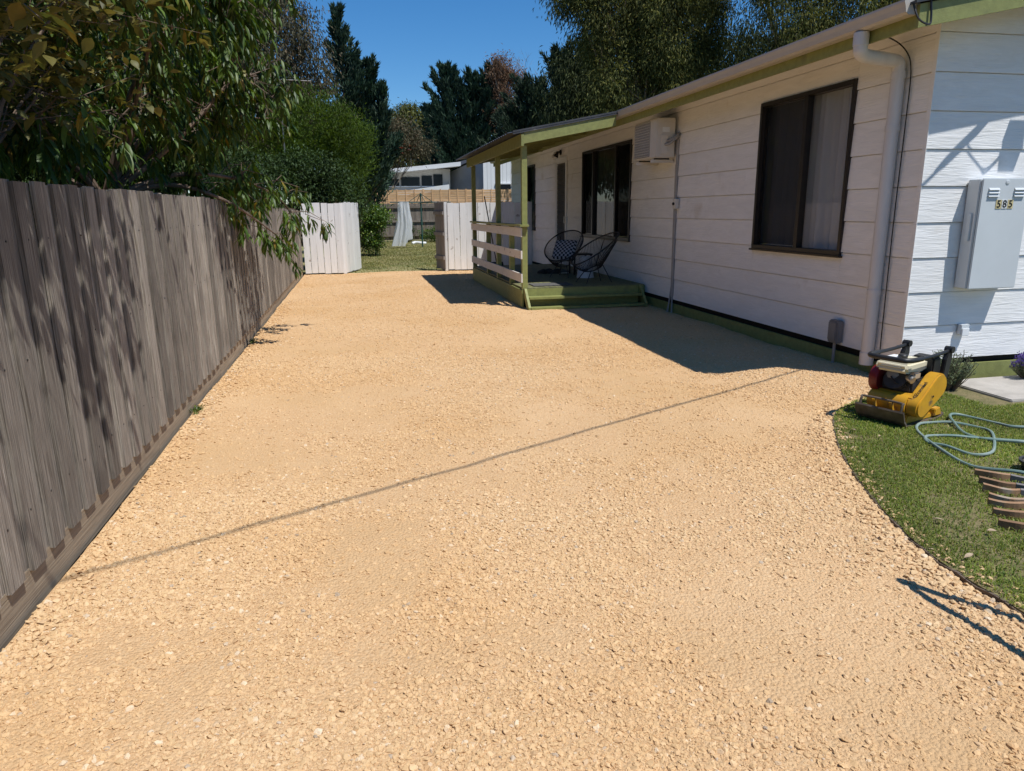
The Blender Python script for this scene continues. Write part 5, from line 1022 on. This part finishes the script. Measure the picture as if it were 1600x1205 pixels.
# handle: rear uprights and folded arms with front loop
for yy in (-.17,.17):
    m = MB(); m.prism([(-.19,.17),(-.25,.18),(-.325,.50),(-.315,.60),(-.285,.605),(-.235,.50)],yy-.018,yy+.018,lambda u,v,w:(u,w,v)); m.build('handle_bracket', MAT['black'], pc, bevel=.006); MB().lathe([(.028,-.03),(.028,.03)],12,Matrix.Translation((-.30,yy,.575)) @ Matrix.Rotation(math.pi/2,4,'X')).build('pivot_knob', MAT['black'], pc, True)
MB().tube(smoothcurve([(-.29,-.17,.565),(-.05,-.17,.548),(.19,-.17,.545),(.255,-.15,.545),(.28,-.10,.545),(.28,.10,.545),(.255,.15,.545),(.19,.17,.545),(-.05,.17,.548),(-.29,.17,.565)],5),.015,10).build('handle', MAT['steel'], pc, True)
MB().tube(smoothcurve([(.10,-.172,.546),(.19,-.17,.545),(.255,-.15,.545),(.28,-.10,.545),(.28,.10,.545),(.255,.15,.545),(.19,.17,.545),(.10,.172,.546)],5),.021,10).build('foam_grip', MAT['black'], pc, True)
m = MB(); m.prism([(-.27,.03),(-.16,.03),(-.17,.09),(-.24,.10)],.08,.19,lambda u,v,w:(u,w,v)); m.build('rear_lug', MAT['yellow'], pc, bevel=.006)

# ------------------------------------------------------------------ lawn things
hose_pts = [(5.6,2.5),(4.6,2.85),(3.95,3.10),(3.76,3.20),(3.66,3.43),(3.70,3.72),(3.86,4.10),(3.98,4.235),(4.12,4.27),(4.25,4.22),(4.35,4.10),(4.33,3.95),(4.10,3.70),(3.93,3.58),(3.83,3.62),(3.79,3.78),(3.75,3.88),(3.80,3.97),(3.90,4.0),(4.02,3.94),(4.2,3.85),(4.6,3.62),(5.3,3.4)]
z_ = lambda i: .026+.008*(i % 2)+(.03 if i == 3 else 0)
tag(MB().tube(smoothcurve([(a, b_, z_(i)) for i, (a, b_) in enumerate(hose_pts)], 7), .0105, 8).build('garden_hose', MAT['hose'], None, True), 'faded green garden hose looping across the lawn, its nearest loop over the edging pieces', 'hose')
h2 = [(6.0,3.6),(5.1,3.85),(4.62,3.98),(4.57,4.12),(4.52,4.30),(4.44,4.38),(4.34,4.33),(4.24,4.18),(4.15,4.0),(4.16,3.86),(4.26,3.75),(4.45,3.64),(5.2,3.45),(6.0,3.2)]
tag(MB().tube(smoothcurve([(a, b_, .036+.010*math.sin(i*1.3)) for i, (a, b_) in enumerate(h2)], 7), .0105, 8).build('garden_hose', MAT['hose'], None, True), 'second loop of pale green hose on the lawn nearer the concrete path', 'hose')
# curved edging pieces in a row
EL = ['farthest from the camera','second from the far end','third from the far end','in the middle of the row','fifth from the far end','second nearest the camera','nearest the camera']
for k in range(7):
    cx, cy_ = ((3.562,3.318),(3.478,3.203),(3.412,3.11),(3.336,2.997),(3.275,2.94),(3.196,2.832),(3.097,2.705))[k]
    t_ = thing('edging_piece', 'curved rusty brown garden edging piece, '+EL[k]+' in the lawn row', 'edging', (cx,cy_,.012), math.radians(-34+random.uniform(-4,4)), 'curved edging pieces lying on the lawn')
    for nm, u0, u1, mt in (('curved_blade',0,.175,'terracotta'),('end_blade',.178,.42,'edging_grey')):
        m = MB(); vs = []; K = 8
        for i in range(K+1):
            u = u0+(u1-u0)*i/K; yb = (-.030*math.sin(math.pi*u/.21) if nm == 'curved_blade' else -.012-(u-.178)*.25); zt = .042+(.005*math.sin(u*20+k))
            for dy, z in ((-.009,0),(-.009,zt),(.009,zt+.004),(.009,0)): vs.append((u, yb+dy, z))
        fs = [(i*4+j,i*4+(j+1)%4,(i+1)*4+(j+1)%4,(i+1)*4+j) for i in range(K) for j in range(4)]+[(3,2,1,0),(K*4,K*4+1,K*4+2,K*4+3)]
        m.add(vs, fs); m.build(nm, MAT[mt], t_)
t_ = thing('black_pot', 'black plastic pot at the right edge of the lawn by the edging row', 'pot', (3.99,3.27,.015)); MB().lathe([(.09,0),(.105,.055),(.115,.055),(.115,.07),(.10,.07),(.085,.015)],20).build('pot', MAT['black'], t_, True); MB().lathe([(.10,.055),(.02,.06)],14).build('soil', MAT['soil'], t_)
for k, (x_, y_) in enumerate(((3.50,4.05),(3.42,4.22),(2.83,2.80),(3.95,3.73),(2.98,2.63),(2.66,2.44))):
    m = MB(); r_ = random.uniform(0,6.28); vs = []
    for i in range(7):
        u = i/6; w = .014*math.sin(math.pi*min(max(u,.03),.97)); vs += [(u*.05-.025,-w*.8,.006*math.sin(u*3)+.004),(u*.05-.025,0,.006*math.sin(u*3)),(u*.05-.025,w*.8,.006*math.sin(u*3)+.004)]
    m.add(vs, [(i*3+j,i*3+j+1,(i+1)*3+j+1,(i+1)*3+j) for i in range(6) for j in range(2)]); o = m.build('dry_leaf', MAT['dead_leaf']); o.location = (x_,y_,.036); o.rotation_euler = (random.uniform(-.3,.3),random.uniform(-.3,.3),r_); tag(o, 'dry pale brown fallen leaf lying on the lawn grass', 'leaf', 'dry leaves scattered on the lawn')

# service cable from the gable to a street pole behind the viewer
P0 = Vector((5.80,5.15,3.30)); P1 = Vector((.18,1.33,5.2)); P2 = P0+(P1-P0)*2.1
sc_ = thing('service_cable', 'overhead power service cable running from the gable barge board', 'cable', tuple(P0))
MB().tube([P0+(P2-P0)*t+Vector((0,0,-.15*math.sin(math.pi*t))) for t in [i/16 for i in range(17)]], .011, 6).build('cable', MAT['black'], sc_, True, world=True)
d0 = (P1-P0).normalized(); MB().tube([P0, P0+d0*.10, P0+d0*.34, P0+d0*.42],[.012,.024,.022,.010],8).build('strain_clamp', MAT['black'], sc_, True, world=True)
MB().bar(P0+Vector((0,.02,0)), P0+Vector((.02,.02,.16)), .05,.03).build('bracket', MAT['grey_plastic'], sc_, world=True)
for dx in (0,.05): MB().tube(smoothcurve([P0+d0*.20,(5.74+dx,5.10,3.05-dx),(5.84,5.12,2.93-dx*.6),(5.98,5.16,3.0-dx*.4),(6.06,5.17,3.18)],5),.006,6).build('tail', MAT['black'], sc_, True, world=True)
MB().box(5.99,6.16,5.09,5.165,2.98,3.24).build('fuse_box', MAT['grey_plastic'], sc_, world=True)
t_ = thing('power_pole', 'timber power pole out on the street', 'pole', (P2.x,P2.y,0)); MB().tube([(0,0,0),(0,0,P2.z+.6)],[.15,.11],12).build('pole', MAT['bark'], t_, True); MB().box(-.9,.9,-.05,.05,P2.z+.2,P2.z+.3).build('cross_arm', MAT['bark'], t_)
# made-up mower right of view, handle shaped to throw the bent shadow
lm_ = thing('shadow_mower', 'unseen red mower added beside the viewer to cast the bent handle shadow', 'lawn mower', (2.75,.62,.03))
tip = Vector((2.57-2.75, 2.00-.62, .97)); A_ = Vector((-.36,.34,.25)); B_ = Vector((.22,.60,.25))
MB().tube(smoothcurve([tuple(A_), tuple(A_.lerp(tip,.5)+Vector((.01,0,0))), tuple(tip.lerp(A_,.07)), tuple(tip), tuple(tip.lerp(B_,.09)), tuple(tip.lerp(B_,.5)), tuple(B_)],5),.021,8).build('handle', MAT['steel'], lm_, True)
MB().prism([(-.30,-.28),(.10,-.34),(.34,-.1),(.36,.52),(.24,.68),(-.10,.60),(-.45,.38)],.12,.27,lambda u,v,w:(u,v,w)).build('deck', MAT['red'], lm_, bevel=.03); MB().lathe([(.15,.27),(.16,.36),(.13,.44),(.05,.46)],18).build('engine', MAT['black'], lm_, True)
for (x_, y_) in ((-.42,.30),(.36,.30),(-.32,-.26),(.36,-.2)):
    w_ = MB().lathe([(.07,-.03),(.10,-.03),(.10,.03),(.07,.03)],18,Matrix.Translation((x_,y_,.10)) @ Matrix.Rotation(math.pi/2,4,'Y')).build('wheel', MAT['black'], lm_, True); MB().lathe([(.03,-.035),(.03,.035)],12,Matrix.Translation((x_,y_,.10)) @ Matrix.Rotation(math.pi/2,4,'Y')).build('hub', MAT['chrome'], w_, True)
